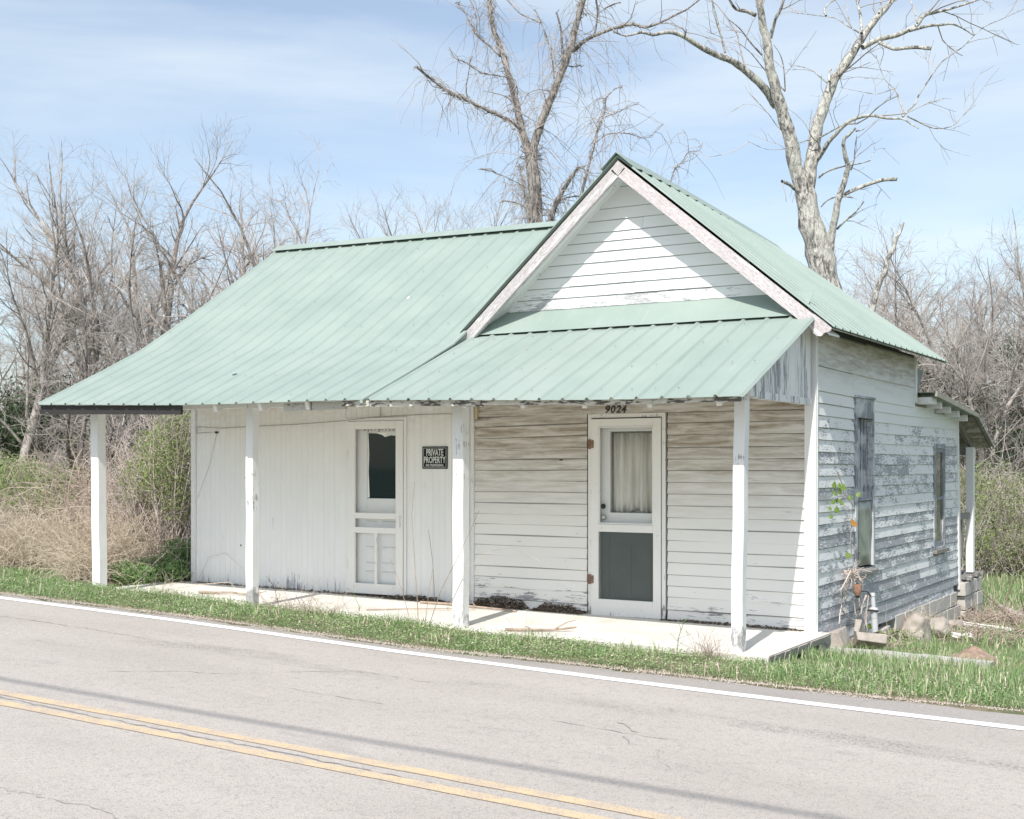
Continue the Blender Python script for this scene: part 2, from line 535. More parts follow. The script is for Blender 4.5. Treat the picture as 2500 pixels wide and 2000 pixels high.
M['rust'] = simple('rusty_iron', (0.24, 0.135, 0.095), 0.85, 0, 0.3, 30, 0.3)
M['black'] = simple('black_plastic', (0.02, 0.022, 0.022), 0.6, 0, 0.1, 8, 0)
M['sign_black'] = simple('sign_black_print', (0.008, 0.012, 0.016), 0.6, 0, 0.15, 8, 0, spec=0.15)
M['sign_white'] = simple('sign_pale_print', (0.66, 0.68, 0.66), 0.5, 0, 0.1, 30, 0)
M['number'] = simple('number_black', (0.025, 0.035, 0.03), 0.6, 0, 0.1, 8, 0)
M['wire'] = simple('old_wire', (0.32, 0.29, 0.24), 0.7, 0, 0.2, 8, 0)
M['chrome'] = simple('dull_metal', (0.5, 0.48, 0.45), 0.35, 0.8, 0.1, 8, 0)
M['interior'] = simple('dark_interior', (0.05, 0.055, 0.05), 0.9, 0, 0.1, 8, 0)
M['cable'] = simple('cable_jacket', (0.02, 0.02, 0.02), 0.7, 0, 0, 8, 0)
M['mortar'] = simple('mortar_core', (0.25, 0.235, 0.215), 1.0, 0, 0.15, 8, 0.2)
M['tin'] = simple('grey_tin', (0.36, 0.42, 0.40), 0.5, 0.2, 0.12, 5, 0.1)
M['plaster'] = simple('white_debris', (0.8, 0.8, 0.78), 0.9)

def glass_mat(name, tint=(0.02, 0.045, 0.05), alpha=None):
    N = NT(name)
    N.col(tint)
    N.rough(0.03)
    N.b.inputs['Specular IOR Level'].default_value = 0.3
    if alpha is not None:
        tr = N.n('ShaderNodeBsdfTransparent')
        tr.inputs[0].default_value = (1, 1, 1, 1)
        ms = N.n('ShaderNodeMixShader')
        ms.inputs[0].default_value = alpha
        N.l(tr.outputs[0], ms.inputs[1])
        N.l(N.b.outputs[0], ms.inputs[2])
        N.l(ms.outputs[0], N.out.inputs[0])
    return N.m
M['glass_dark'] = glass_mat('dark_glass', (0.012, 0.026, 0.03))
M['glass_clear'] = glass_mat('dusty_clear_glass', (0.20, 0.22, 0.20), 0.08)
def curtain_mat():
    N = NT('sheer_curtain')
    st = N.noise(N.pos((22, 1, 1.2)), 1.0, 3, 0.5)
    bg = N.noise(N.pos((3, 1, 2)), 1.0, 3, 0.5)
    c = N.mix(N.ramp(st, 0.35, 0.65), (0.62, 0.61, 0.55), (0.88, 0.87, 0.83))
    c = N.mix(N.ramp(bg, 0.45, 0.62, 0, 0.3), c, (0.66, 0.64, 0.58))
    N.col(c)
    N.rough(0.9)
    return N.m
M['curtain'] = curtain_mat()
def screen_mat():
    N = NT('insect_screen_mesh')
    N.col((0.16, 0.19, 0.18))
    N.rough(0.6)
    return N.m
M['screen'] = screen_mat()
M['panel_green'] = simple('grey_green_panel', (0.125, 0.145, 0.14), 0.6, 0, 0.08, 4, 0)
M['film'] = simple('cloudy_plastic_sheet', (0.27, 0.30, 0.27), 0.35, 0, 0.25, 4, 0.2)

# ------------------------------------------------------------------ terrain heights
def smooth(t):
    t = np.clip(t, 0, 1)
    return t * t * (3 - 2 * t)
def ground_z(X, Y):
    X = np.asarray(X, dtype=float)
    Y = np.asarray(Y, dtype=float)
    base = -0.048 - 0.03 * np.clip(X, -16, 10)
    g = np.interp(Y, [-2.2, -1, 1, 3.2, 6.5, 20, 60], [0, 0.03, 0.23, 0.42, 0.57, 0.75, 0.6])
    w = smooth((X + 9.0) / 8.5)
    bank = np.interp(Y, [-1.5, 3, 10, 20, 40, 80], [0, 0.05, 0.85, 1.6, 2.2, 3.0]) * (1 - smooth((X + 13) / 9.0))
    far = np.interp(Y, [14, 40, 120], [0, 1.2, 5.0]) * smooth((X + 14) / 6.0)
    under = smooth((X + 8.75) / 0.45) * (1 - smooth((X - 0.10) / 0.15)) * smooth((Y + 1.74) / 0.14) * (1 - smooth((Y - 3.5) / 1.0))
    floor_ = -0.22 - 0.0113 * X
    base2 = base - g * w
    base = base + under * np.minimum(0, floor_ - base2)
    bump = 0.02 * np.sin(X * 3.1 + Y * 1.7) * np.sin(Y * 2.3 - X * 0.9)
    bump = bump * smooth((Y + 2.4) / 1.0)
    return base - g * w + bank + far + bump
def gz(x, y):
    return float(ground_z(x, y))
def road_z(x, y=0):
    return -0.048 - 0.03 * min(max(x, -16), 10)

# ================================================================== SETTING
# ground sheet
xs = np.concatenate([np.linspace(-400, -45, 14), np.linspace(-40, -17, 24), np.linspace(-16, 12, 113), np.linspace(13, 40, 28), np.linspace(45, 400, 14)])
ys = np.concatenate([np.linspace(-300, -30, 10), np.linspace(-25, -10, 12), np.linspace(-9.6, 12, 108), np.linspace(13, 60, 48), np.linspace(70, 600, 18)])
GX, GY = np.meshgrid(xs, ys)
GZ = ground_z(GX, GY)
inroad = (GY < -2.72) & (GY > -9.45)
GZ = np.where(inroad, GZ - 0.05, GZ - 0.004)
V = np.stack([GX, GY, GZ], -1).reshape(-1, 3)
ny, nx = GX.shape
i = np.arange(ny - 1)[:, None]
j = np.arange(nx - 1)[None, :]
a = i * nx + j
F = np.stack([a, a + 1, a + nx + 1, a + nx], -1).reshape(-1, 4)
ground = link('ground', mesh_np('ground', V, F, True), M['earth'], None, 'structure')

# road surface with an uneven grassy edge
def interp_line(pts):
    px = [p[0] for p in pts]
    py = [p[1] for p in pts]
    return lambda x: float(np.interp(x, px, py))
edge_far = interp_line([(-60, -2.75), (-7.4, -2.86), (-5.3, -2.83), (-2.6, -2.93), (-.7, -2.74), (.2, -2.68), (1.2, -2.60), (2.3, -2.46), (60, -2.4)])
white_c = interp_line([(-60, -3.12), (-7.7, -3.15), (-5, -3.15), (-2.4, -3.25), (-.5, -3.24), (1.1, -3.18), (2.4, -3.1), (60, -3.0)])
rv, rf = [], []
rx = list(np.linspace(-120, -20, 12)) + list(np.arange(-19.9, 14, 0.1)) + list(np.linspace(15, 120, 12))
rys = [0, -0.25, -0.9, -2.2, -4.0, -6.75]
for x in rx:
    e = edge_far(x) + 0.035 * math.sin(x * 7.1) * math.sin(x * 2.3) + random.uniform(-0.025, 0.025)
    for k, dy in enumerate(rys):
        y = e if k == 0 else -2.75 + dy if k > 1 else e + dy
        z = road_z(x) + (0.0 if k else -0.02)
        rv.append((x, y, z))
nr = len(rys)
for q in range(len(rx) - 1):
    for k in range(nr - 1):
        rf.append((q * nr + k, q * nr + k + 1, (q + 1) * nr + k + 1, (q + 1) * nr + k))
road = link('road', mesh_py('road', rv, rf, True), M['asphalt'], None, 'structure')

def stripe(name, fn, w, mat, x0=-60, x1=40, dz=0.004):
    vs, fs = [], []
    X = [x0 + (x1 - x0) * t / 500 for t in range(501)]
    for k, x in enumerate(X):
        y = fn(x)
        a_ = random.uniform(-0.005, 0.005)
        b_ = random.uniform(-0.005, 0.005)
        vs += [(x, y - w / 2 + a_, road_z(x) + dz), (x, y + w / 2 + b_, road_z(x) + dz)]
        if k:
            fs.append((2 * k - 2, 2 * k, 2 * k + 1, 2 * k - 1))
    return link(name, mesh_py(name, vs, fs), mat, road, None)
stripe('edge_line', white_c, 0.125, M['paint_white'])
stripe('centre_line', lambda x: -6.30, 0.098, M['paint_yellow'])
stripe('centre_line', lambda x: -6.51, 0.098, M['paint_yellow'])

def crack(pts, w=0.008, wob=0.03, name='crack'):
    vs, fs = [], []
    P = []
    for (x0, y0), (x1, y1) in zip(pts[:-1], pts[1:]):
        L = math.hypot(x1 - x0, y1 - y0)
        n = max(2, int(L / 0.05))
        for t in range(n):
            u = t / n
            P.append((x0 + (x1 - x0) * u + random.uniform(-wob, wob) * 0.4, y0 + (y1 - y0) * u + random.uniform(-wob, wob)))
    P.append(pts[-1])
    for k, (x, y) in enumerate(P):
        ww = w * random.uniform(0.1, 1.2)
        vs += [(x, y - ww / 2, road_z(x) + 0.0035), (x, y + ww / 2, road_z(x) + 0.0035)]
        if k:
            fs.append((2 * k - 2, 2 * k, 2 * k + 1, 2 * k - 1))
    link(name, mesh_py(name, vs, fs), M['crack'], road)
crack([(-7.0, -4.03), (-5.5, -4.0), (-4.2, -4.12)], 0.010, 0.02)
crack([(-3.6, -5.35), (-3.2, -5.0), (-2.9, -4.9), (-2.5, -4.45), (-2.2, -4.2)], 0.010, 0.02)
crack([(-2.6, -4.15), (-1.5, -4.2)], 0.007, 0.02)
crack([(-2.2, -5.0), (-1.3, -5.03)], 0.007, 0.02)
crack([(0.2, -4.55), (0.42, -4.75), (0.4, -4.9), (0.5, -5.05)], 0.014, 0.03)
crack([(-0.2, -4.78), (0.35, -4.8), (0.75, -4.78)], 0.009, 0.02)
crack([(0.7, -5.05), (0.8, -5.3), (0.95, -5.45)], 0.009, 0.02)
crack([(-5, -6.405), (-4.2, -6.41), (-3.4, -6.40), (-2.6, -6.42), (-1.8, -6.43), (-0.9, -6.42)], 0.018, 0.02)
crack([(-0.9, -6.42), (0, -6.46), (0.6, -6.49), (1.3, -6.52)], 0.014, 0.02)
crack([(-1.8, -7.8), (-1.0, -7.75), (-0.3, -7.85)], 0.007, 0.02)

# ================================================================== HOUSE
house = thing('house', 'small white clapboard house with green metal roof and open front porch', 'house', (0, 0, 0))
H = house

EAVE_Y = -2.15
def eave_z(x):
    return 2.255 + (x + 8.41) / 8.53 * (2.135 - 2.255) + 0.012 * math.sin(x * 1.3)
def left_roof_z(x, y):
    """front slope of the long left roof, kinked softly where the porch starts"""
    t = (x + 8.41) / 4.56
    zb = 2.99 - 0.145 * t
    zr = 4.655 - 0.09 * t
    ze = eave_z(x)
    ya = -0.56
    if y <= ya:
        z = ze + (y - EAVE_Y) / (ya - EAVE_Y) * (zb - ze)
    else:
        z = zb + (y - ya) / (2.0 - ya) * (zr - zb)
    z += 0.026 * math.exp(-((y - ya) / 0.5) ** 2)
    return z
def right_porch_z(x, y):
    ze = eave_z(x)
    zt = 2.985
    return ze + (y - EAVE_Y) / (-0.22 - EAVE_Y) * (zt - ze)

RIB = 0.2345
def ribbed(name, x0, ribs, surf, ys_, axis='x', lift=0.0, th=0.004, parent=H, mat='roof', ystart=None):
    """profile across 'axis'; surf(u, v)->z. ribs = count; closes 4 mm thick"""
    prof = []
    for k in range(ribs):
        b = x0 + k * RIB
        prof += [(b, 0.0), (b + 0.014, 0.020), (b + 0.030, 0.020), (b + 0.050, 0.0), (b + 0.118, 0.0015), (b + 0.19, 0.0)]
    prof.append((x0 + ribs * RIB + 0.012, -0.001))
    vs, fs = [], []
    n = len(prof)
    for (u, h) in prof:
        vv = ys_ if ystart is None else [ystart(u) + (ys_[-1] - ystart(u)) * t / (len(ys_) - 1) for t in range(len(ys_))]
        for v in vv:
            z = surf(u, v) + h + lift
            p = (u, v, z) if axis == 'x' else (v, u, z)
            vs.append(p)
    m = len(ys_)
    for q in range(n - 1):
        for k in range(m - 1):
            f = (q * m + k, (q + 1) * m + k, (q + 1) * m + k + 1, q * m + k + 1)
            fs.append(f if axis == 'x' else f[::-1])
    o = link(name, mesh_py(name, vs, fs), M[mat], parent)
    sm = o.modifiers.new('thickness', 'SOLIDIFY')
    sm.thickness = th
    sm.offset = -1
    return o

yy_left = [-2.15, -1.7, -1.2, -0.85, -0.6, -0.35, 0.0, 0.6, 1.3, 2.0]
x = -8.41
for k in range(5):
    nrb = 4
    ribbed('roof_panel', x, nrb, left_roof_z, yy_left)
    x += RIB * nrb
XSEAM = x      # about -3.72
# panels continuing behind the cross gable, up to the valley
def valley_y(u):
    zg = 4.62 - 0.88 * (-1.9 - u)
    # left_roof_z rises 0.63 per metre
    return min(1.9, -0.56 + (zg - 2.96) / 0.62 - 0.12)
for k in range(2):
    ribbed('roof_panel', x + k * RIB * 3, 3, left_roof_z, [0, 1, 2.0], ystart=lambda u: max(0.02, valley_y(u)))
# porch roof on the right of the seam
xr0 = 0.125 - RIB * 16 - 0.046
xx = xr0
for k in range(4):
    ribbed('roof_panel', xx, 4, right_porch_z, [-2.15, -1.5, -0.9, -0.22], lift=-0.006)
    xx += RIB * 4
b = MB()
rt = xx + 0.012
for xa, xb, hh in ((xx - 0.001, xx + 0.014, 0.019),):
    b.hexa([(xa, -2.15, eave_z(0) - 0.012), (xb + 0.02, -2.15, eave_z(0) - 0.012), (xb + 0.02, -0.22, 2.985 - 0.012), (xa, -0.22, 2.985 - 0.012)],
           [(xa, -2.15, eave_z(0) + 0.012), (xb, -2.15, eave_z(0) + 0.012), (xb, -0.22, 2.985 + 0.012), (xa, -0.22, 2.985 + 0.012)])
b.build('roof_edge_trim', M['roof'], H)
# seam where the two roofs meet
b = MB()
pts = [(XSEAM - 0.03, yq) for yq in (-2.15, -1.7, -1.2, -0.85, -0.6, -0.35, -0.1)]
for (xa, ya), (xb, yb) in zip(pts[:-1], pts[1:]):
    la, lb = left_roof_z(xa, ya), left_roof_z(xb, yb)
    ra, rb0 = min(la, right_porch_z(xa, ya)) - .03, min(lb, right_porch_z(xb, yb)) - .03
    b.hexa([(xa, ya, ra), (xa + 0.034, ya, ra), (xb + 0.034, yb, rb0), (xb, yb, rb0)],
           [(xa, ya, la + 0.014), (xa + 0.034, ya, la + 0.006), (xb + 0.034, yb, lb + 0.006), (xb, yb, lb + 0.014)])
b.build('roof_seam', M['roof'], H)
# wall flashing under the gable
vs, fs = [], []
for k, xk in enumerate(np.linspace(-3.66, 0.0, 12)):
    w_ = 0.006 * math.sin(k * 2.1)
    vs += [(xk, -0.30 + w_, 2.975), (xk, -0.27 + w_, 3.0), (xk, -0.02, 3.215), (xk, -0.012, 3.24)]
    if k:
        for q in range(3):
            fs.append(((k - 1) * 4 + q, k * 4 + q, k * 4 + q + 1, (k - 1) * 4 + q + 1))
o = link('wall_flashing', mesh_py('wall_flashing', vs, fs), M['roof'], H)
o.modifiers.new('thickness', 'SOLIDIFY').thickness = 0.003
# dark shade gap closure below the flashing is real: ribs hold it off the panels

# back slope of the left roof
def back_z(x, y):
    t = (x + 8.41) / 4.56
    return 4.655 - 0.09 * t - (y - 2.0) * 0.62
x = -8.41
for k in range(7):
    ribbed('roof_panel', x, 4, back_z, [2.0, 3.0, 4.35])
    x += RIB * 4
# ridge cap of the left roof
vs, fs = [], []
for k, xk in enumerate(np.linspace(-8.44, -2.2, 26)):
    t = (xk + 8.41) / 4.56
    zr = 4.655 - 0.09 * t + 0.02
    vs += [(xk, 1.84, zr - 0.085 + 0.012), (xk, 1.845, zr - 0.07), (xk, 1.99, zr + 0.018), (xk, 2.15, zr - 0.075)]
    if k:
        for q in range(3):
            fs.append(((k - 1) * 4 + q, k * 4 + q, k * 4 + q + 1, (k - 1) * 4 + q + 1))
o = link('ridge_cap', mesh_py('ridge_cap', vs, fs), M['roof'], H)
o.modifiers.new('thickness', 'SOLIDIFY').thickness = 0.003

# cross gable roof
def ridge_z(y):
    t = max(0.0, (y + 0.36) / 4.7)
    return 4.665 - 0.225 * t ** 1.35
RX = -1.905
def gright_z(y, x):
    return ridge_z(y) + (x - RX) / (0.30 - RX) * (2.83 - ridge_z(y))
def gleft_z(y, x):
    return ridge_z(y) - (RX - x) * 0.885
y = -0.36
for k in range(5):
    ribbed('roof_panel', y, 4, gright_z, [0.30, -0.4, -1.1, RX], axis='y')
    ribbed('roof_panel', y, 4, gleft_z, [RX, -2.8, -3.80] , axis='y')
    y += RIB * 4
YB = y
vs, fs = [], []
cnt = 0
for k, yk in enumerate(np.linspace(-0.39, YB + 0.02, 60)):
    zr = ridge_z(yk) + 0.025
    dn = 0.012 * (k % 3 == 0)
    vs += [(RX - 0.17, yk, zr - 0.150 + dn), (RX, yk, zr + 0.015), (RX + 0.17, yk, zr - 0.142 + dn)]
    if k:
        for q in range(2):
            fs.append(((k - 1) * 3 + q, (k - 1) * 3 + q + 1, k * 3 + q + 1, k * 3 + q))
o = link('ridge_cap', mesh_py('ridge_cap', vs, fs), M['roof'], H)
o.modifiers.new('thickness', 'SOLIDIFY').thickness = 0.003

# screws on the front slopes
sv, sf = [], []
def screw(x, y, z, r=0.0085):
    b0 = len(sv)
    for q in range(5):
        a_ = q * 2 * math.pi / 5
        sv.append((x + r * math.cos(a_), y + r * math.sin(a_) * 0.9, z + r * math.sin(a_) * 0.45 + 0.002))
    sv.append((x, y - 0.002, z + 0.010))
    for q in range(5):
        sf.append((b0 + q, b0 + (q + 1) % 5, b0 + 5))
for k in range(20):
    xk = -8.41 + k * RIB + 0.1
    for yv in (-1.95, -1.35, -0.75, -0.15, 0.45, 1.05, 1.65):
        if random.random() < 0.8:
            screw(xk + random.uniform(-0.03, 0.03), yv + random.uniform(-.05, .05), left_roof_z(xk, yv))
for k in range(16):
    xk = xr0 + k * RIB + 0.1
    for yv in (-1.95, -1.4, -0.85, -0.4):
        if random.random() < 0.8:
            screw(xk + random.uniform(-0.03, 0.03), yv + random.uniform(-.05, .05), right_porch_z(xk, yv))
link('roof_screws', mesh_py('roof_screws', sv, sf), M['screw'], H, 'stuff')
# two dents and scratches on the left roof
def roof_mark(x, y, L, w, mat, name):
    vs = []
    n = 9
    for k in range(n):
        a_ = 2 * math.pi * k / n
        px = x + L * math.cos(a_) * random.uniform(0.6, 1.1)
        py = y + w * math.sin(a_) * random.uniform(0.5, 1.1)
        vs.append((px, py, left_roof_z(px, py) + 0.0035))
    link(name, mesh_py(name, vs, [tuple(range(n))]), mat, H)
roof_mark(-6.13, -1.33, 0.05, 0.03, M['hole'], 'roof_dent')
roof_mark(-5.32, -0.51, 0.03, 0.05, M['hole'], 'roof_dent')
roof_mark(-5.05, 0.45, 0.015, 0.03, M['scratch'], 'roof_scratch')

# ---------------- eave boards, rafters, beams
b = MB()
b.hexa([(-8.39, -2.10, eave_z(-8.39) - .105), (-6.17, -2.10, eave_z(-6.17) - .10), (-6.17, -2.07, eave_z(-6.17) - .10), (-8.39, -2.07, eave_z(-8.39) - .105)],
       [(-8.39, -2.10, eave_z(-8.39) - .006), (-6.17, -2.10, eave_z(-6.17) - .004), (-6.17, -2.07, eave_z(-6.17) - .004), (-8.39, -2.07, eave_z(-8.39) - .006)])
b.build('fascia_board', M['fascia_black'], H)['label'] = 'blackened fascia board under the left eave'
def fascia(x0, x1, h, mat, y=-2.10, top=-0.006):
    b = MB()
    n = 8
    for k in range(n):
        a0 = x0 + (x1 - x0) * k / n
        a1 = x0 + (x1 - x0) * (k + 1) / n
        hh0 = h * (1 + 0.05 * math.sin(a0 * 5))
        hh1 = h * (1 + 0.05 * math.sin(a1 * 5))
        b.hexa([(a0, y, eave_z(a0) - hh0), (a1, y, eave_z(a1) - hh1), (a1, y + .03, eave_z(a1) - hh1), (a0, y + .03, eave_z(a0) - hh0)],
               [(a0, y, eave_z(a0) + top), (a1, y, eave_z(a1) + top), (a1, y + .03, eave_z(a1) + top), (a0, y + .03, eave_z(a0) + top)])
    return b.build('fascia_board', mat, H)
M['fascia_mid'] = peel_mat('dull_fascia', (0.50, 0.49, 0.44), (0.22, 0.21, 0.19), 0.35, (2.0, 10, 10), patch=(2.5, 2, 4))
fascia(-4.80, -4.45, .085, M['fascia_mid'], -2.04)
fascia(-4.44, -4.02, .085, M['fascia_mid'], -2.03)
fascia(-4.01, -2.4, .062, M['fascia_peel'])
fascia(-2.395, 0.06, .046, M['fascia_peel'])
# porch rafters
for k in range(14):
    xk = -8.2 + k * 0.62
    if xk > 0:
        break
    rr = left_roof_z if xk < -3.75 else right_porch_z
    yb = -0.6 if xk < -3.75 else -0.3
    za, zb_ = rr(xk, -2.06) - 0.068, rr(xk, yb) - 0.12
    MB().beam((xk, -2.06, za), (xk, yb, zb_), 0.045, 0.10).build('porch_rafter', M['beam'], H)
# beam carried by the posts, in three lengths
def beam_z(x):
    return 2.20 + (x + 8.0) / 7.9 * (2.155 - 2.20)
for x0, x1 in ((-8.32, -5.64), (-5.63, -2.96), (-2.95, -0.02)):
    b = MB()
    n = 6
    for k in range(n):
        a0 = x0 + (x1 - x0) * k / n
        a1 = x0 + (x1 - x0) * (k + 1) / n
        b.hexa([(a0, -1.66, beam_z(a0)), (a1, -1.66, beam_z(a1)), (a1, -1.56, beam_z(a1)), (a0, -1.56, beam_z(a0))],
               [(a0, -1.66, beam_z(a0) + .16), (a1, -1.66, beam_z(a1) + .16), (a1, -1.56, beam_z(a1) + .16), (a0, -1.56, beam_z(a0) + .16)])
    b.build('porch_beam', M['beam'], H)
# porch ceiling planks, running along the house
for q in range(11):
    y0 = -1.555 + q * 0.14
    b = MB()
    b.hexa([(-8.08, y0, 2.29 + .004 * (q % 3)), (-0.03, y0, 2.225 + .003 * (q % 2)), (-0.03, y0 + .134, 2.225), (-8.08, y0 + .134, 2.29)],
           [(-8.08, y0, 2.31), (-0.03, y0, 2.245), (-0.03, y0 + .134, 2.245), (-8.08, y0 + .134, 2.31)])
    b.build('ceiling_plank', M['beam'], H)

# posts
def porch_post(x, w, z0, zt, lean=0.0, y=-1.6):
    b = MB()
    n = 9
    rings = []
    for k in range(n + 1):
        t = k / n
        z = z0 + (zt - z0) * t
        cx = x + lean * t + 0.004 * math.sin(k * 1.7 + x)
        h = w / 2
        c = h * 0.12
        o8 = [(-h + c, -h), (h - c, -h), (h, -h + c), (h, h - c), (h - c, h), (-h + c, h), (-h, h - c), (-h, -h + c)]
        rings.append([(cx + a_ + random.uniform(-.0015, .0015), y + b_ + random.uniform(-.0015, .0015), z) for a_, b_ in o8])
    vs = [p for r_ in rings for p in r_]
    fs = [(k * 8 + q, k * 8 + (q + 1) % 8, (k + 1) * 8 + (q + 1) % 8, (k + 1) * 8 + q) for k in range(n) for q in range(8)]
    fs += [tuple(range(7, -1, -1)), tuple(range(n * 8, n * 8 + 8))]
    return link('porch_post', mesh_py('porch_post', vs, fs), M['post'], H)
porch_post(-7.985, 0.125, 0.0, beam_z(-8.0), -0.035)
porch_post(-5.625, 0.102, -0.02, beam_z(-5.6), 0.0)
porch_post(-2.955, 0.122, -0.05, beam_z(-2.95), 0.0)
porch_post(-0.15, 0.102, -0.08, beam_z(-0.15), 0.036)

# triangular closing panel at the right end of the porch roof: vertical boards
for k in range(11):
    y0 = -1.70 + k * 0.148
    y1 = y0 + 0.142
    if y1 > -0.08:
        y1 = -0.08
    zt0, zt1 = right_porch_z(0, y0) - .035, right_porch_z(0, y1) - .035
    b = MB()
    b.hexa([(-.035, y0, 2.205), (-.012, y0, 2.205), (-.012, y1, 2.205), (-.035, y1, 2.205)], [(-.035, y0, max(2.21, zt0)), (-.012, y0, max(2.21, zt0)), (-.012, y1, zt1), (-.035, y1, zt1)])
    b.build('end_panel_board', M['panel_vert'], H)
b = MB()
b.box(-.075, -.005, -1.545, -.06, 2.145, 2.203)
b.jitter(.002)
b.build('end_beam', M['panel_vert'], H)
b = MB().box(-.20, -.03, -1.69, -1.665, 2.12, 2.235)
b.build('post_cap_block', M['panel_vert'], H)
# side block over the corner post
b = MB().hexa([(-.068, -1.70, 2.158), (-.004, -1.70, 2.158), (-.004, -1.552, 2.158), (-.068, -1.552, 2.158)], [(-.068, -1.70, 2.29), (-.004, -1.70, 2.29), (-.004, -1.552, 2.35), (-.068, -1.552, 2.35)])
b.build('post_cap_block', M['panel_vert'], H)

# ---------------- clapboard siding
def lap_board(u0b, u1b, u0t, u1t, z0, z1, place, mat, bow=0.0, tilt=0.0, name='siding_board', n=6, proud=0.024, jit=0.0008):
    """place(u, out, z) -> xyz ; wedge section, thick at the bottom edge"""
    vs, fs = [], []
    for k in range(n + 1):
        t = k / n
        ub = u0b + (u1b - u0b) * t
        ut = u0t + (u1t - u0t) * t
        dz = bow * math.sin(math.pi * t) + tilt * t + random.uniform(-jit, jit)
        do = random.uniform(-.0015, .0015)
        vs += [place(ub, 0.0, z0 + dz), place(ub, proud + do, z0 + dz), place(ut, 0.006, z1 + dz + 0.012), place(ut, 0.0, z1 + dz + 0.012)]
        if k:
            a_ = (k - 1) * 4
            for q in range(4):
                fs.append((a_ + q, a_ + 4 + q, a_ + 4 + (q + 1) % 4, a_ + (q + 1) % 4))
    fs.append((3, 2, 1, 0))
    hh = z1 - z0
    e = n * 4
    fs.append((e, e + 1, e + 2, e + 3))
    me = mesh_py(name, vs, fs)
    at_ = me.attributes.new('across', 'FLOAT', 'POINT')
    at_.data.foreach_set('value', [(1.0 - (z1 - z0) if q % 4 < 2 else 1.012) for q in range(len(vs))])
    return link(name, me, mat, H)

front = lambda u, o_, z: (u, -o_, z)
side = lambda u, o_, z: (o_, u, z)
# wall cores behind the boards
b = MB()
b.box(-3.90, -2.405, 0.0, 0.08, -0.12, 3.2)
b.box(-1.527, -0.0015, 0.0, 0.08, -0.12, 2.95)
b.box(-2.405, -1.527, 0.0, 0.08, 2.107, 3.2)
b.box(-8.09, -5.61, 0.0, 0.08, -0.10, 2.9)
b.box(-4.742, -3.90, 0.0, 0.08, -0.10, 2.9)
b.box(-5.61, -4.742, 0.0, 0.08, 2.118, 2.9)
b.build('wall_frame', M['interior'], H)
# dark room behind the doors
b = MB()
b.box(-5.9, -4.4, 1.2, 1.25, -0.1, 2.4)
b.box(-2.8, -1.2, 1.2, 1.25, -0.1, 2.4)
b.box(-8.0, -0.1, 0.085, 3.7, -0.13, -0.09)
b.build('room_floor', M['interior'], H)

edges = [2.25, 2.108, 2.004, 1.883, 1.758, 1.64, 1.527, 1.408, 1.29, 1.172, 1.052, .938, .823, .712, .6, .478, .365, .253, .123, .012]
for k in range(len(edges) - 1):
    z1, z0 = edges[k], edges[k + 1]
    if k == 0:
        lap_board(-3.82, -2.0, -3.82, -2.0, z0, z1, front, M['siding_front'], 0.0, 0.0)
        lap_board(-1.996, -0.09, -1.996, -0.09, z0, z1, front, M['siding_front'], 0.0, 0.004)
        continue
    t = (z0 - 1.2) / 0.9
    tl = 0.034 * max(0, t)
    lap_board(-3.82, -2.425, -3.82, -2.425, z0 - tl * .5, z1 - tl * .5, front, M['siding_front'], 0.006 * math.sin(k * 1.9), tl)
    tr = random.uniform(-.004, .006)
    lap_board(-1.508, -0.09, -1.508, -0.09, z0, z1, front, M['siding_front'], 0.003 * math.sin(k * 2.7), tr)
# gable siding
gedges = [4.56, 4.449, 4.237, 4.116, 3.995, 3.90, 3.798, 3.689, 3.564, 3.458, 3.344, 3.226]
def gx(z):
    return max(0.02, (4.56 - z) / 0.885), max(0.02, (4.56 - z) / 0.835)
splits = {3: [-1.78], 8: [-2.64], 9: [-1.88], 10: [-1.15]}
for k in range(len(gedges) - 1):
    z1, z0 = gedges[k], gedges[k + 1]
    lb, rb_ = gx(z0)
    lt, rt_ = gx(z1)
    xs_ = [None] + splits.get(k, []) + [None]
    for q in range(len(xs_) - 1):
        ub0, ut0 = (RX - lb, RX - lt) if xs_[q] is None else (xs_[q] + .002, xs_[q] + .002)
        ub1, ut1 = (RX + rb_, RX + rt_) if xs_[q + 1] is None else (xs_[q + 1] - .002, xs_[q + 1] - .002)
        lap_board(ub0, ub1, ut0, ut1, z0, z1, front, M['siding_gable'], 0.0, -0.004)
b = MB()
b.prism([(RX - 1.6, 0.001, 3.15), (RX + 1.72, 0.001, 3.15), (RX, 0.001, 4.6)], (0, .06, 0))
b.build('gable_backing', M['interior'], H)

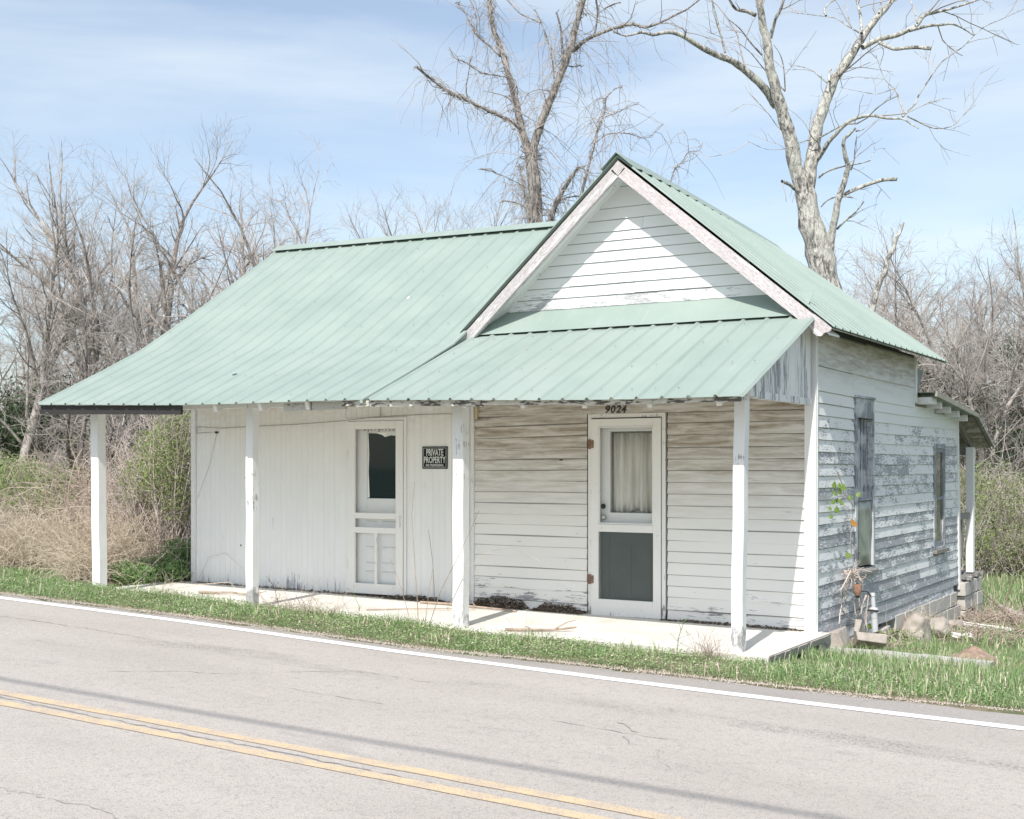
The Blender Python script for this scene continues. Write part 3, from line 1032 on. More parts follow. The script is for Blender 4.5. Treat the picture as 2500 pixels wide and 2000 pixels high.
# side wall
sedges = [2.86, 2.53, 2.29] + [2.29 - 0.1165 * k for k in range(1, 22)]
W1 = (1.255, 1.965, 0.47, 2.30)
W2 = (4.74, 5.36, 0.455, 1.84)
def side_top(yv):
    return 2.86 if yv < 3.80 else 2.33 - (yv - 3.8) * 0.055
for k in range(len(sedges) - 1):
    z1, z0 = sedges[k], sedges[k + 1]
    zm = (z0 + z1) / 2
    u_end = 3.79 if zm > 2.31 else 6.22
    if z0 < -0.10:
        u_end = 5.9
    cuts = [0.02, u_end]
    for wv in (W1, W2):
        if z0 < wv[3] - .02 and z1 > wv[2] + .02:
            cuts += [wv[0], wv[1]]
    cuts.sort()
    segs = []
    q = 0
    while q < len(cuts) - 1:
        a_, b_ = cuts[q], cuts[q + 1]
        inwin = any(abs(a_ - wv[0]) < 1e-6 and abs(b_ - wv[1]) < 1e-6 for wv in (W1, W2))
        if not inwin:
            segs.append((a_, b_))
        q += 1
    for (a_, b_) in segs:
        parts = [a_]
        if b_ - a_ > 1.6:
            npc = 1 if b_ - a_ < 3 else 2
            for s_ in range(npc):
                parts.append(a_ + (b_ - a_) * (s_ + 1) / (npc + 1) + random.uniform(-.5, .5))
        parts.append(b_)
        # lower courses sag towards the middle
        for s_ in range(len(parts) - 1):
            p0, p1 = parts[s_] + .0015, parts[s_ + 1] - .0015
            sag = lambda yv: (0.030 * max(0, (zm - 1.0) / 1.3) * -math.sin(math.pi * min(1, yv / 6.2)) * 0.6)
            zz0, zz1 = sag(p0), sag(p1)
            mat = M['siding_side_top'] if zm > 2.0 else M['siding_side']
            top = z1
            if p0 > 3.7 and z1 > side_top(p1):
                top = max(z0 + 0.03, side_top((p0 + p1) / 2) - 0.0)
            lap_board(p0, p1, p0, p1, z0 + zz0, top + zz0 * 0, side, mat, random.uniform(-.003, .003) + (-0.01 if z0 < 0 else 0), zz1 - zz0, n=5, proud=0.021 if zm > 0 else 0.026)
# wall core of the side
b = MB()
b.box(-0.08, -0.001, 0.081, 1.25, -0.14, 2.9)
b.box(-0.08, -0.001, 1.97, 3.83, -0.14, 2.9)
b.box(-0.16, -0.13, 1.2, 2.0, 0.4, 2.3)
b.box(-0.08, -0.001, 1.25, 1.97, -0.14, 0.47)
b.box(-0.08, -0.001, 1.25, 1.97, 2.32, 2.9)
b.box(-0.08, -0.001, 3.83, 4.74, -0.14, 2.3)
b.box(-0.08, -0.001, 5.36, 6.2, -0.14, 2.22)
b.box(-0.08, -0.001, 4.74, 5.36, -0.14, 0.46)
b.box(-0.08, -0.001, 4.74, 5.36, 1.86, 2.24)
b.box(-1.6, -1.5, 0.3, 6.0, -0.1, 2.2)
b.build('wall_frame', M['interior'], H)
# bottom skirt pieces that hang loose
b = MB().add([(0.03, 0.05, -0.02), (0.05, 0.16, -0.09), (0.03, 0.12, -0.15), (0.028, 0.05, -0.13)], [(0, 1, 2, 3)])
o = b.build('loose_board_end', M['siding_side'], H)
o.modifiers.new('thickness', 'SOLIDIFY').thickness = 0.012
b = MB()
b.hexa([(0.005, 0.30, -.235), (0.028, 0.30, -.235), (0.028, 2.0, -.24), (0.005, 2.0, -.24)], [(0.0, 0.30, -.13), (0.02, 0.30, -.13), (0.02, 2.0, -.13), (0.0, 2.0, -.13)])
b.build('skirt_board', M['siding_side'], H)
b = MB()
b.hexa([(0.008, 3.15, -.21), (0.034, 3.15, -.21), (0.034, 5.2, -.16), (0.008, 5.2, -.16)], [(0.0, 3.15, -.12), (0.024, 3.15, -.12), (0.024, 5.2, -.09), (0.0, 5.2, -.09)])
b.build('skirt_board', M['siding_side'], H)

# left wall and rear walls (seen only from elsewhere)
b = MB()
b.box(-8.09, -8.02, 0.081, 4.0, -0.1, 3.0)
b.box(-8.09, -4.0, 4.0, 4.07, -0.1, 3.0)
b.box(-4.07, -4.0, 4.07, 6.2, -0.2, 2.2)
b.box(-4.0, -0.0015, 6.2, 6.27, -0.2, 2.2)
b.box(-4.0, -0.085, 3.83, 3.9, 2.2, 2.9)
b.build('rear_wall', M['siding_side'], H)
b = MB()
b.prism([(-8.055, 0.0, 3.0), (-8.055, 4.0, 3.0), (-8.055, 4.0, 3.30), (-8.055, 2.0, 4.5), (-8.055, 0.0, 3.25)], (-.03, 0, 0))
b.build('gable_wall', M['siding_gable'], H)
b = MB()
b.prism([(-3.7, 3.86, 2.9), (-.1, 3.86, 2.9), (RX, 3.86, 4.35)], (0, .04, 0))
b.build('gable_wall', M['siding_gable'], H)

# corner boards and trim
b = MB()
b.box(-0.088, 0.026, -0.030, -0.0015, -0.03, 2.99)
b.build('corner_board', M['trim'], H)
b = MB()
b.box(-0.0, 0.030, 0.0, 0.018, -0.14, 2.90)
b.build('corner_board', M['trim'], H)
b = MB().box(-3.868, -3.822, -0.035, -0.001, 0.02, 2.25)
b.build('corner_board', M['trim'], H)
b = MB().box(-3.955, -3.872, -0.075, -0.001, 0.03, 2.25)
b.build('corner_board', M['trim'], H)
b = MB().box(-8.095, -8.03, -0.045, -0.001, 0.08, 2.28)
b.build('corner_board', M['trim'], H)
b = MB().box(0.0, 0.03, 3.79, 3.86, 2.33, 2.88)
b.build('corner_board', M['trim'], H)
b = MB()
b.hexa([(-0.03, 6.20, -.12), (0.035, 6.20, -.12), (0.035, 6.29, -.12), (-0.03, 6.29, -.12)], [(-0.03, 6.05, 2.2), (0.035, 6.05, 2.2), (0.035, 6.14, 2.2), (-0.03, 6.14, 2.2)])
b.build('corner_board', M['trim'], H)

# bead boards on the left front
xk = -8.028
bead_edges = []
while xk < -3.96:
    w_ = 0.083
    bead_edges.append((xk, min(xk + w_, -3.956)))
    xk += w_
for (xa, xb) in bead_edges:
    def seg(xa, xb, z0, z1):
        b = MB()
        y = -0.016 + random.uniform(-0.0012, 0.0012)
        g = min(0.002, (xb - xa) * .3)
        b.add([(xa + .0003, -.0135, z0), (xa + g, y, z0), (xb - g, y, z0), (xb - .0003, -.0135, z0), (xa + .0003, -.0135, z1), (xa + g, y, z1), (xb - g, y, z1), (xb - .0003, -.0135, z1)],
              [(0, 1, 5, 4), (1, 2, 6, 5), (2, 3, 7, 6), (0, 4, 7, 3), (3, 2, 1, 0), (4, 5, 6, 7)])
        b.build('bead_board', M['bead'], H)
    zb_ = 0.085 + (xa + 8) * -0.012 + random.uniform(0, .008)
    if xb < -5.6165 or xa > -4.7355:
        seg(xa, xb, zb_, 2.29)
    elif xa < -5.617 < xb:
        seg(xa, -5.617, zb_, 2.29)
        seg(-5.616, xb, 2.128, 2.29)
    elif xa < -4.735 < xb:
        seg(-4.735, xb, zb_, 2.29)
        seg(xa, -4.736, 2.128, 2.29)
    else:
        seg(xa, xb, 2.128, 2.29)

# rake boards (bargeboards) and soffit
def rake(x0, z0, x1, z1, y=-0.35, w=0.145, th=0.03, name='bargeboard', mat='rake'):
    d_ = Vector((x1 - x0, 0, z1 - z0)).normalized()
    nn = Vector((d_.z, 0, -d_.x))
    if nn.z > 0:
        nn = -nn
    b = MB()
    n = 12
    pr = []
    for k in range(n + 1):
        t = k / n
        c = Vector((x0, y, z0)).lerp(Vector((x1, y, z1)), t)
        wj = random.uniform(-.003, .003)
        pr.append((c, c + nn * (w + wj)))
    for k in range(n):
        a0, a1 = pr[k]
        b0, b1 = pr[k + 1]
        e = Vector((0, th, 0))
        b.hexa([a1, b1, b1 + e, a1 + e], [a0, b0, b0 + e, a0 + e])
    return b.build(name, M[mat], H)
rake(-3.78, 2.965, RX, 4.628, -0.335, 0.115)
rake(RX, 4.628, 0.22, 2.865, -0.335, 0.122, mat='rake_right')
b = MB().prism([(RX - .075, -.3365, 4.56), (RX, -.3365, 4.475), (RX + .075, -.3365, 4.56), (RX, -.3365, 4.632)], (0, .028, 0))
b.build('bargeboard_joint', M['rake'], H)
# second moulding strip, set back
rake(-3.72, 2.90, RX, 4.53, -0.304, 0.03, 0.02, 'rake_moulding')
rake(RX, 4.53, 0.17, 2.80, -0.304, 0.03, 0.02, 'rake_moulding')
# soffit boards between rake and gable wall
for sgn, x1_, z1_ in ((-1, -3.72, 2.945), (1, 0.24, 2.77)):
    n = 4
    for k in range(n):
        y0 = -0.315 + k * 0.079
        b = MB()
        zt = 4.585
        b.hexa([(RX, y0, zt - .02), (x1_, y0, z1_ - .0), (x1_, y0 + .074, z1_ - .0), (RX, y0 + .074, zt - .02)][::1 if sgn < 0 else -1],
               [(RX, y0, zt), (x1_, y0, z1_ + .02), (x1_, y0 + .074, z1_ + .02), (RX, y0 + .074, zt)][::1 if sgn < 0 else -1])
        b.build('soffit_board', M['trim'], H)
# scrolled foot at the right end
def scroll():
    pts = []
    base = [(0.02, 3.00), (0.035, 2.93), (0.06, 2.86), (0.09, 2.80), (0.13, 2.765), (0.17, 2.762), (0.20, 2.79), (0.25, 2.80), (0.27, 2.83), (0.20, 2.90), (0.12, 2.96)]
    b = MB()
    b.prism([(px, -0.341, pz) for px, pz in base], (0, .034, 0))
    return b.build('bargeboard_scroll', M['rake_right'], H)
scroll()
# side eave soffit & rafter ends under the main roof
for k in range(3):
    x0 = 0.03 + k * 0.082
    b = MB()
    zf = lambda xq: 3.045 - (xq) * 0.832
    b.hexa([(x0, -.3, zf(x0)), (x0 + .078, -.3, zf(x0 + .078)), (x0 + .078, 4.3, zf(x0 + .078)), (x0, 4.3, zf(x0))],
           [(x0, -.3, zf(x0) + .012), (x0 + .078, -.3, zf(x0 + .078) + .012), (x0 + .078, 4.3, zf(x0 + .078) + .012), (x0, 4.3, zf(x0) + .012)])
    b.build('soffit_board', M['siding_side_top'], H)

# ---------------- doors
def frame(name, x0, x1, z0, z1, y0, y1, w, mat, parent, wb=None, wt_=None):
    """four-sided frame, butted"""
    wb = w if wb is None else wb
    wt_ = w if wt_ is None else wt_
    b = MB()
    b.box(x0, x0 + w, y0, y1, z0, z1)
    b.box(x1 - w, x1, y0, y1, z0, z1)
    if wt_ > 0:
        b.box(x0 + w, x1 - w, y0, y1, z1 - wt_, z1)
    if wb > 0:
        b.box(x0 + w, x1 - w, y0, y1, z0, z0 + wb)
    return bevel(b.build(name, mat, parent), 0.003)

# left door (screen door without screen, panel door behind)
d1 = bpy.data.objects.new('front_door', None)
COL.objects.link(d1)
d1.parent = H
d1['label'] = 'white panel door with dark glass behind an empty screen door frame, left'
frame('door_casing', -5.615, -4.737, 0.08, 2.125, -0.032, 0.06, 0.036, M['door'], d1, wb=0)
b = MB()
x0, x1 = -5.575, -4.777
zs = [(2.085, 1.995), (1.023, 0.957), (0.857, 0.79), (0.205, 0.085)]
b.box(x0, x0 + .11, -0.045, -0.015, 0.085, 2.085)
b.box(x1 - .10, x1, -0.045, -0.015, 0.085, 2.085)
for zt, zb_ in zs:
    b.box(x0 + .11, x1 - .10, -0.045, -0.015, zb_, zt)
b.box(-5.18, -5.145, -0.043, -0.017, 0.205, 0.79)
bevel(b.build('screen_door', M['door'], d1), 0.003)
b = MB()
fx0, fx1 = -5.54, -4.80
b.box(fx0, -5.335, 0.02, 0.055, 0.09, 2.06)
b.box(-4.875, fx1, 0.02, 0.055, 0.09, 2.06)
b.box(-5.335, -4.875, 0.02, 0.055, 1.96, 2.06)
b.box(-5.335, -4.875, 0.02, 0.055, 0.09, 1.19)
bevel(b.build('panel_door', M['inner_door'], d1), 0.003)
for zc in (0.92, 0.62, 0.44, 0.34):
    for xa, xb in ((-5.34, -5.20), (-5.11, -4.86)):
        b = MB().add([(xa, 0.019, zc - .010), (xb, 0.019, zc - .014), (xb, 0.006, zc + .002), (xa, 0.006, zc + .002), (xb, 0.019, zc + .012), (xa, 0.019, zc + .012)], [(0, 1, 2, 3), (3, 2, 4, 5)])
        b.build('door_moulding', M['inner_door'], d1)
g = MB().box(-5.335, -4.875, 0.034, 0.040, 1.19, 1.96)
g.build('door_glass', M['glass_dark'], d1)
# torn paper along the top of the glass
b = MB().add([(-5.33, .030, 1.958), (-4.88, .030, 1.958), (-4.88, .030, 1.935), (-4.93, .030, 1.915), (-5.0, .030, 1.92), (-5.08, .030, 1.90), (-5.12, .030, 1.925), (-5.2, .030, 1.945), (-5.33, .030, 1.95)], [tuple(range(8, -1, -1))])
b.build('torn_paper', M['plaster'], d1)
b = MB().add([(-5.334, .031, 1.955), (-5.334, .031, 1.195), (-5.305, .031, 1.20), (-5.318, .031, 1.5), (-5.31, .031, 1.7), (-5.322, .031, 1.95)], [tuple(range(6))])
b.build('torn_paper', M['plaster'], d1)
for zc in (1.70, 0.42):
    b = MB().box(-5.592, -5.56, -0.054, -0.045, zc - .05, zc + .05)
    b.box(-5.580, -5.570, -0.060, -0.054, zc - .055, zc + .055)
    b.build('hinge', M['door'], d1)
b = MB().box(-4.822, -4.806, -0.068, -0.060, 0.87, 1.0)
b.box(-4.822, -4.806, -0.060, -0.045, 0.87, 0.885)
b.box(-4.822, -4.806, -0.060, -0.045, 0.985, 1.0)
b.build('pull_handle', M['trim'], d1)
b = MB()
for k in range(9):
    q = -5.35 + k * 0.052
    b.box(q, q + random.uniform(.006, .02), -0.0155, -0.0145, 1.975 - random.uniform(0, .012), 1.993)
b.build('rust_stain', M['rust'], d1)

# right door with screen below and curtained glass above
d2 = bpy.data.objects.new('front_door', None)
COL.objects.link(d2)
d2.parent = H
d2['label'] = 'white screen door with curtained glass above and dark mesh below, under the number'
frame('door_casing', -2.405, -1.527, 0.01, 2.107, -0.030, 0.06, 0.040, M['door'], d2, wb=0)
b = MB()
x0, x1 = -2.361, -1.571
b.box(x0, x0 + .085, -0.046, -0.014, 0.022, 2.055)
b.box(x1 - .085, x1, -0.046, -0.014, 0.022, 2.055)
for zt, zb_ in ((2.055, 1.978), (0.966, 0.888), (0.192, 0.022)):
    b.box(x0 + .085, x1 - .085, -0.046, -0.014, zb_, zt)
bevel(b.build('screen_door', M['door'], d2), 0.003)
b = MB()
lx, rx_ = -2.276, -1.656
for bx in ((lx, lx + .012, .97, 1.974), (rx_ - .012, rx_, .97, 1.974), (lx + .012, rx_ - .012, 1.962, 1.974), (lx + .012, rx_ - .012, .97, .982)):
    b.box(bx[0], bx[1], -.040, -.022, bx[2], bx[3])
b.build('stop_bead', M['door'], d2)
b = MB()
b.box(-2.35, -2.175, 0.022, 0.06, 0.03, 2.05)
b.box(-1.64, -1.575, 0.022, 0.06, 0.03, 2.05)
b.box(-2.175, -1.64, 0.022, 0.06, 1.925, 2.05)
b.box(-2.175, -1.64, 0.022, 0.06, 0.92, 1.085)
bevel(b.build('panel_door', M['inner_door'], d2), 0.003)
b = MB()
b.box(-2.175, -1.64, 0.022, 0.06, 0.03, 0.92)
b.box(-2.275, -2.177, 0.014, 0.0215, 0.03, 0.92)
b.box(-2.12, -1.93, 0.014, 0.0218, 0.24, 0.74)
b.box(-1.87, -1.70, 0.014, 0.0218, 0.24, 0.74)
b.build('door_panel', M['panel_green'], d2)
g = MB().box(-2.175, -1.64, 0.036, 0.040, 1.085, 1.925)
g.build('door_glass', M['glass_clear'], d2)
# curtain
vs, fs = [], []
nx_ = 70
for k in range(nx_ + 1):
    xk = -2.16 + 0.53 * k / nx_
    fold = 0.014 * math.sin(k * 0.85) + 0.008 * math.sin(k * 0.37 + 1) + 0.004 * math.sin(k * 2.1)
    hem = 1.075 + 0.06 * max(0, 1 - abs(xk + 1.89) / 0.10) 
    for zt, a_ in ((1.91, .6), (1.6, 1.0), (1.35, 1.1), (hem, 1.2)):
        vs.append((xk, 0.078 + fold * a_, zt))
    if k:
        for q in range(3):
            fs.append(((k - 1) * 4 + q, (k - 1) * 4 + q + 1, k * 4 + q + 1, k * 4 + q))
cu = link('curtain', mesh_py('curtain', vs, fs, True), M['curtain'], d2)
cu.modifiers.new('thickness', 'SOLIDIFY').thickness = 0.001
b = MB().box(-2.4, -1.4, 0.125, 0.13, 0.95, 2.05)
b.build('curtain_lining', simple('dim_lining', (0.75, 0.74, 0.68), 0.9), d2)
# insect screen as real wire grid
b = MB()
sx0, sx1, sz0, sz1 = -2.270, -1.662, 0.196, 0.884
n_v, n_h = 62, 70
for k in range(n_v + 1):
    q = sx0 + (sx1 - sx0) * k / n_v
    b.box(q - .0009, q + .0009, -.0255, -.024, sz0, sz1)
for k in range(n_h + 1):
    q = sz0 + (sz1 - sz0) * k / n_h
    b.box(sx0, sx1, -.0275, -.026, q - .0009, q + .0009)
b.build('insect_screen', M['screen'], d2, 'stuff')
for zc, dr in ((1.795, 0), (0.39, 0)):
    b = MB().box(-2.40, -2.372, -0.0395, -0.0305, zc - .05, zc + .05)
    b.box(-2.372, -2.358, -0.056, -0.046, zc - .05, zc + .05)
    b.box(-2.352, -2.33, -0.052, -0.046, zc - .04, zc + .04)
    b.build('hinge', M['rust'], d2)['label'] = 'rusty hinge'
for zc, mt in ((1.15, 'black'), (1.04, 'chrome')):
    P_ = np.array([(-2.235, .02, zc), (-2.235, .004, zc), (-2.235, -.002, zc), (-2.235, -.012, zc), (-2.235, -.022, zc), (-2.235, -.026, zc)])
    link('door_knob', tubes_mesh('door_knob', [(P_, np.array([.011, .011, .022, .028, .020, .001]))], 12), M[mt], d2)
# thin black strip filling the gap at the latch edge
b = MB().box(-1.5695, -1.5685, -.031, -.028, 0.03, 2.05)
b.build('door_gap_strip', M['black'], d2)

# ---------------- lettering
def text_mesh(body, size, bold=0.0, shear=0.0, ext=0.001, xs=1.0):
    cu = bpy.data.curves.new('txt', 'FONT')
    cu.body = body
    cu.size = size
    cu.offset = bold
    cu.shear = shear
    cu.extrude = ext
    cu.align_x = 'CENTER'
    cu.resolution_u = 3
    ob = bpy.data.objects.new('txt', cu)
    COL.objects.link(ob)
    bpy.context.view_layer.update()
    me = bpy.data.meshes.new_from_object(ob.evaluated_get(bpy.context.evaluated_depsgraph_get()))
    bpy.data.objects.remove(ob)
    bpy.data.curves.remove(cu)
    n = len(me.vertices)
    co = np.empty(n * 3, dtype=np.float32)
    me.vertices.foreach_get('co', co)
    co = co.reshape(-1, 3)
    co[:, 0] *= xs
    me.vertices.foreach_set('co', co.ravel())
    w = co[:, 0].max() - co[:, 0].min() if n else 0
    h = co[:, 1].max() - co[:, 1].min() if n else 0
    return me, float(w), float(h), float(co[:, 0].min()), float(co[:, 1].min())
def put_text(name, body, cx, z0, width, height, y, mat, parent, bold=0.0, shear=0.0):
    me, w, h, mnx, mny = text_mesh(body, 1.0, bold, shear, 0.004)
    n = len(me.vertices)
    co = np.empty(n * 3, dtype=np.float32)
    me.vertices.foreach_get('co', co)
    co = co.reshape(-1, 3)
    sx, sy = width / w, height / h
    new = np.stack([cx - width / 2 + (co[:, 0] - mnx) * sx, y - co[:, 2] * 0.25, z0 + (co[:, 1] - mny) * sy], -1)
    me.vertices.foreach_set('co', new.astype(np.float32).ravel())
    me.update()
    return link(name, me, mat, parent)
xd = -2.206
for ch, x_a, x_b in (('9', -2.206, -2.150), ('0', -2.143, -2.088), ('2', -2.084, -2.026), ('4', -2.022, -1.962)):
    put_text('number_digit', ch, (x_a + x_b) / 2, 2.112, x_b - x_a, 0.082, -0.0225, M['number'], H, 0.022, 0.22)

sg = thing('warning_sign', 'small black PRIVATE PROPERTY NO TRESPASSING sign between left door and post', 'sign', (0, 0, 0))
b = MB().box(-4.517, -4.174, -0.0245, -0.0195, 1.536, 1.786)
b.build('sign_panel', M['sign_black'], sg)
b = MB()
for bx in ((-4.500, -4.191, 1.767, 1.771), (-4.500, -4.191, 1.551, 1.555), (-4.500, -4.496, 1.555, 1.767), (-4.195, -4.191, 1.555, 1.767)):
    b.box(bx[0], bx[1], -0.0262, -0.0247, bx[2], bx[3])
b.build('sign_border', M['sign_white'], sg)
put_text('sign_lettering', 'PRIVATE', -4.345, 1.681, 0.232, 0.078, -0.0258, M['sign_white'], sg, 0.018)
put_text('sign_lettering', 'PROPERTY', -4.3455, 1.598, 0.292, 0.075, -0.0258, M['sign_white'], sg, 0.018)
put_text('sign_lettering', 'NO TRESPASSING', -4.348, 1.562, 0.235, 0.027, -0.0258, M['sign_white'], sg, 0.018)

# small hardware on the walls
def tube_obj(name, pts, r, mat, parent=None, sides=5, kind=None):
    P = np.array(pts, dtype=float)
    R_ = np.full(len(P), r) if np.isscalar(r) else np.array(r)
    return link(name, tubes_mesh(name, [(P, R_)], sides), mat, parent, kind)
wire = [(-8.0, -.03, 2.065), (-7.6, -.03, 2.04), (-7.0, -.028, 2.055), (-6.3, -.028, 2.07), (-5.7, -.03, 2.095), (-5.2, -.035, 2.13), (-4.7, -.034, 2.145), (-4.2, -.03, 2.15), (-3.95, -.08, 2.14)]
tube_obj('wall_wire', wire, 0.004, M['wire'], H)
tube_obj('wall_wire', [(-5.1, -.03, 2.13), (-5.098, -.03, 2.2), (-5.102, -.03, 2.28)], 0.004, M['wire'], H)
tube_obj('wall_wire', [(-7.99, -.04, 2.07), (-7.99, -.045, 1.98), (-7.8, -.03, 1.99), (-7.66, -.03, 1.99)], 0.004, M['wire'], H)
tube_obj('wall_wire', [(-7.66, -.03, 1.98), (-7.8, -.03, 1.55), (-7.98, -.05, 1.15)], 0.002, M['wire'], H)
MB().box(-7.68, -7.65, -.05, -.018, 1.975, 2.0).build('wire_insulator', M['black'], H)
MB().box(-3.80, -3.768, -.05, -.022, 2.08, 2.24).build('wire_insulator', simple('yellowed_insulator', (0.55, 0.47, 0.30)), H)
MB().box(-2.75, -2.71, -.022, -.0195, 1.625, 1.637).build('wall_scar', M['black'], H)
MB().box(-7.2, -7.12, -.019, -.0165, 1.415, 1.43).build('wall_scar', M['hole'], H)
MB().box(-7.28, -7.26, -.019, -.0165, 0.57, 0.59).build('wall_scar', M['hole'], H)

# ---------------- side windows
w1 = bpy.data.objects.new('window', None)
COL.objects.link(w1)
w1.parent = H
w1['label'] = 'tall narrow sash window with cloudy plastic over the lower half and dead vines'
def sbox(b, y0, y1, z0, z1, x0, x1):
    b.box(x0, x1, y0, y1, z0, z1)
b = MB()
sbox(b, 1.262, 1.335, .50, 2.07, -.12, .034)
sbox(b, 1.915, 1.96, .50, 2.07, -.12, .034)
bevel(b.build('window_casing', M['trim_side'], w1), .003)
b = MB().box(-.02, .030, 1.262, 1.958, 2.072, 2.275)
b.build('head_board', M['trim_side'], w1)
b = MB().box(-.02, .045, 1.255, 1.965, 2.277, 2.30)
b.build('window_cap', M['trim_side'], w1)
b = MB()
b.add([(-.02, 1.24, .50), (.075, 1.24, .47), (.075, 1.98, .455), (-.02, 1.98, .49), (-.02, 1.24, .46), (.075, 1.24, .435), (.075, 1.98, .425), (-.02, 1.98, .45)], [(0, 1, 2, 3), (4, 7, 6, 5), (0, 4, 5, 1), (1, 5, 6, 2), (2, 6, 7, 3), (3, 7, 4, 0)])
b.build('window_sill', M['grey_wood'], w1)
b = MB()
sbox(b, 1.35, 1.40, 1.29, 2.05, -.10, -.065)
sbox(b, 1.62, 1.67, 1.29, 2.05, -.10, -.065)
sbox(b, 1.40, 1.62, 2.0, 2.05, -.10, -.065)
sbox(b, 1.40, 1.62, 1.29, 1.34, -.10, -.065)
sbox(b, 1.40, 1.62, 1.665, 1.685, -.095, -.07)
bevel(b.build('window_sash', M['trim_side'], w1), .003)
MB().box(-.088, -.083, 1.40, 1.62, 1.34, 2.0).build('window_glass', glass_mat('side_glass', (0.05, 0.07, 0.075)), w1)
b = MB()
for k in range(3):
    sbox(b, 1.675 + k * .08, 1.75 + k * .08, .50, 2.07, -.085 + k * .012, -.065 + k * .012)
b.build('jamb_board', M['trim_side'], w1)
vs, fs = [], []
for k in range(9):
    for q in range(7):
        yk = 1.40 + .51 * k / 8
        zk = .52 + .69 * q / 6
        vs.append((.012 + .008 * math.sin(k * 1.3 + q) + .004 * random.random(), yk, zk))
for k in range(8):
    for q in range(6):
        fs.append((k * 7 + q, (k + 1) * 7 + q, (k + 1) * 7 + q + 1, k * 7 + q + 1))
o = link('plastic_sheet', mesh_py('plastic_sheet', vs, fs, True), M['film'], w1)
o.modifiers.new('thickness', 'SOLIDIFY').thickness = .002
MB().box(.0, .03, 1.39, 1.915, 1.205, 1.225).build('sheet_batten', M['trim_side'], w1)

w2 = bpy.data.objects.new('window', None)
COL.objects.link(w2)
w2.parent = H
w2['label'] = 'smaller sash window near the back corner of the side wall'
b = MB()
sbox(b, 4.745, 4.86, .50, 1.85, -.03, .030)
sbox(b, 5.30, 5.355, .50, 1.85, -.03, .030)
sbox(b, 4.86, 5.30, 1.79, 1.85, -.03, .030)
sbox(b, 4.86, 5.30, .50, .53, -.03, .030)
bevel(b.build('window_casing', M['trim_side'], w2), .003)
b = MB()
sbox(b, 4.86, 4.90, .53, 1.79, -.02, .020)
sbox(b, 5.26, 5.30, .53, 1.79, -.02, .020)
sbox(b, 4.90, 5.26, 1.74, 1.79, -.02, .020)
sbox(b, 4.90, 5.26, .53, .59, -.02, .020)
sbox(b, 4.90, 5.26, 1.13, 1.17, -.02, .020)
b.build('window_sash', M['trim_side'], w2)
MB().box(-.004, .001, 4.90, 5.26, .59, 1.74).build('window_glass', glass_mat('back_glass', (0.17, 0.16, 0.12), 0.9), w2)
MB().box(-.02, .07, 4.70, 5.40, .455, .498).build('window_sill', M['grey_wood'], w2)

# ---------------- rear shed roof and porch
def shed_z(x, y):
    return 2.455 - (y - 3.83) * 0.075
y_ = None
vs = []
ribs_n = 17
b = MB()
def shed_panel(x0, nrib):
    ribbed('roof_panel', x0, nrib, shed_z, [3.86, 4.6, 5.4, 6.3])
for k in range(4):
    shed_panel(-3.55 + k * 4 * RIB + .03, 4)
def rearp_z(x, y):
    return 2.262 - (y - 6.3) * 0.36
for k in range(4):
    ribbed('roof_panel', -3.55 + k * 4 * RIB + .03, 4, rearp_z, [6.3, 6.9, 7.45])
xe = -3.55 + 16 * RIB + .03
M['shed_trim'] = simple('dull_shed_trim', (0.33, 0.32, 0.27), 0.8)
MB().hexa([(xe, 3.87, 2.40), (xe + .03, 3.87, 2.40), (xe + .03, 6.3, 2.225), (xe, 6.3, 2.225)], [(xe, 3.87, 2.466), (xe + .03, 3.87, 2.466), (xe + .03, 6.3, 2.28), (xe, 6.3, 2.28)]).build('shed_fascia', M['shed_trim'], H)
MB().hexa([(xe, 6.3, 2.225), (xe + .03, 6.3, 2.225), (xe + .03, 7.45, 1.81), (xe, 7.45, 1.81)], [(xe, 6.3, 2.275), (xe + .03, 6.3, 2.275), (xe + .03, 7.45, 1.86), (xe, 7.45, 1.86)]).build('shed_fascia', M['grey_wood'], H)
for k in range(5):
    yk = 3.90 + k * 0.5
    w_ = 0.28 if k == 0 else 0.07
    zt = shed_z(0, yk) - .02
    MB().box(-.3, .185, yk, yk + w_, zt - .115, zt - .035).build('lookout', M['trim'], H)
for k in range(6):
    y0 = 6.30 + k * .19
    MB().hexa([(-3.5, y0, rearp_z(0, y0) - .04), (.19, y0, rearp_z(0, y0) - .04), (.19, y0 + .17, rearp_z(0, y0 + .17) - .04), (-3.5, y0 + .17, rearp_z(0, y0 + .17) - .04)],
              [(-3.5, y0, rearp_z(0, y0) - .02), (.19, y0, rearp_z(0, y0) - .02), (.19, y0 + .17, rearp_z(0, y0 + .17) - .02), (-3.5, y0 + .17, rearp_z(0, y0 + .17) - .02)]).build('roof_sheathing', M['grey_wood'], H)
MB().beam((-.02, 6.3, 2.19), (-.02, 7.25, 1.82), .05, .09).build('rear_rafter', M['grey_wood'], H)
MB().box(-3.4, .02, 7.02, 7.12, 1.72, 1.84).build('rear_beam', M['grey_wood'], H)
b = MB()
b.box(-.045, .055, 6.98, 7.08, .06, 1.83)
b.jitter(.002)
b.build('rear_post', M['post'], H)
MB().box(-3.3, -3.2, 6.98, 7.08, .06, 1.83).build('rear_post', M['post'], H)
MB().beam((-.01, 6.25, .86), (-.01, 7.12, .87), .05, .08).build('porch_rail', M['grey_wood'], H)
MB().beam((-.03, 6.55, .83), (-.03, 6.56, .28), .09, .05, (1, 0, 0)).build('porch_rail', M['grey_wood'], H)
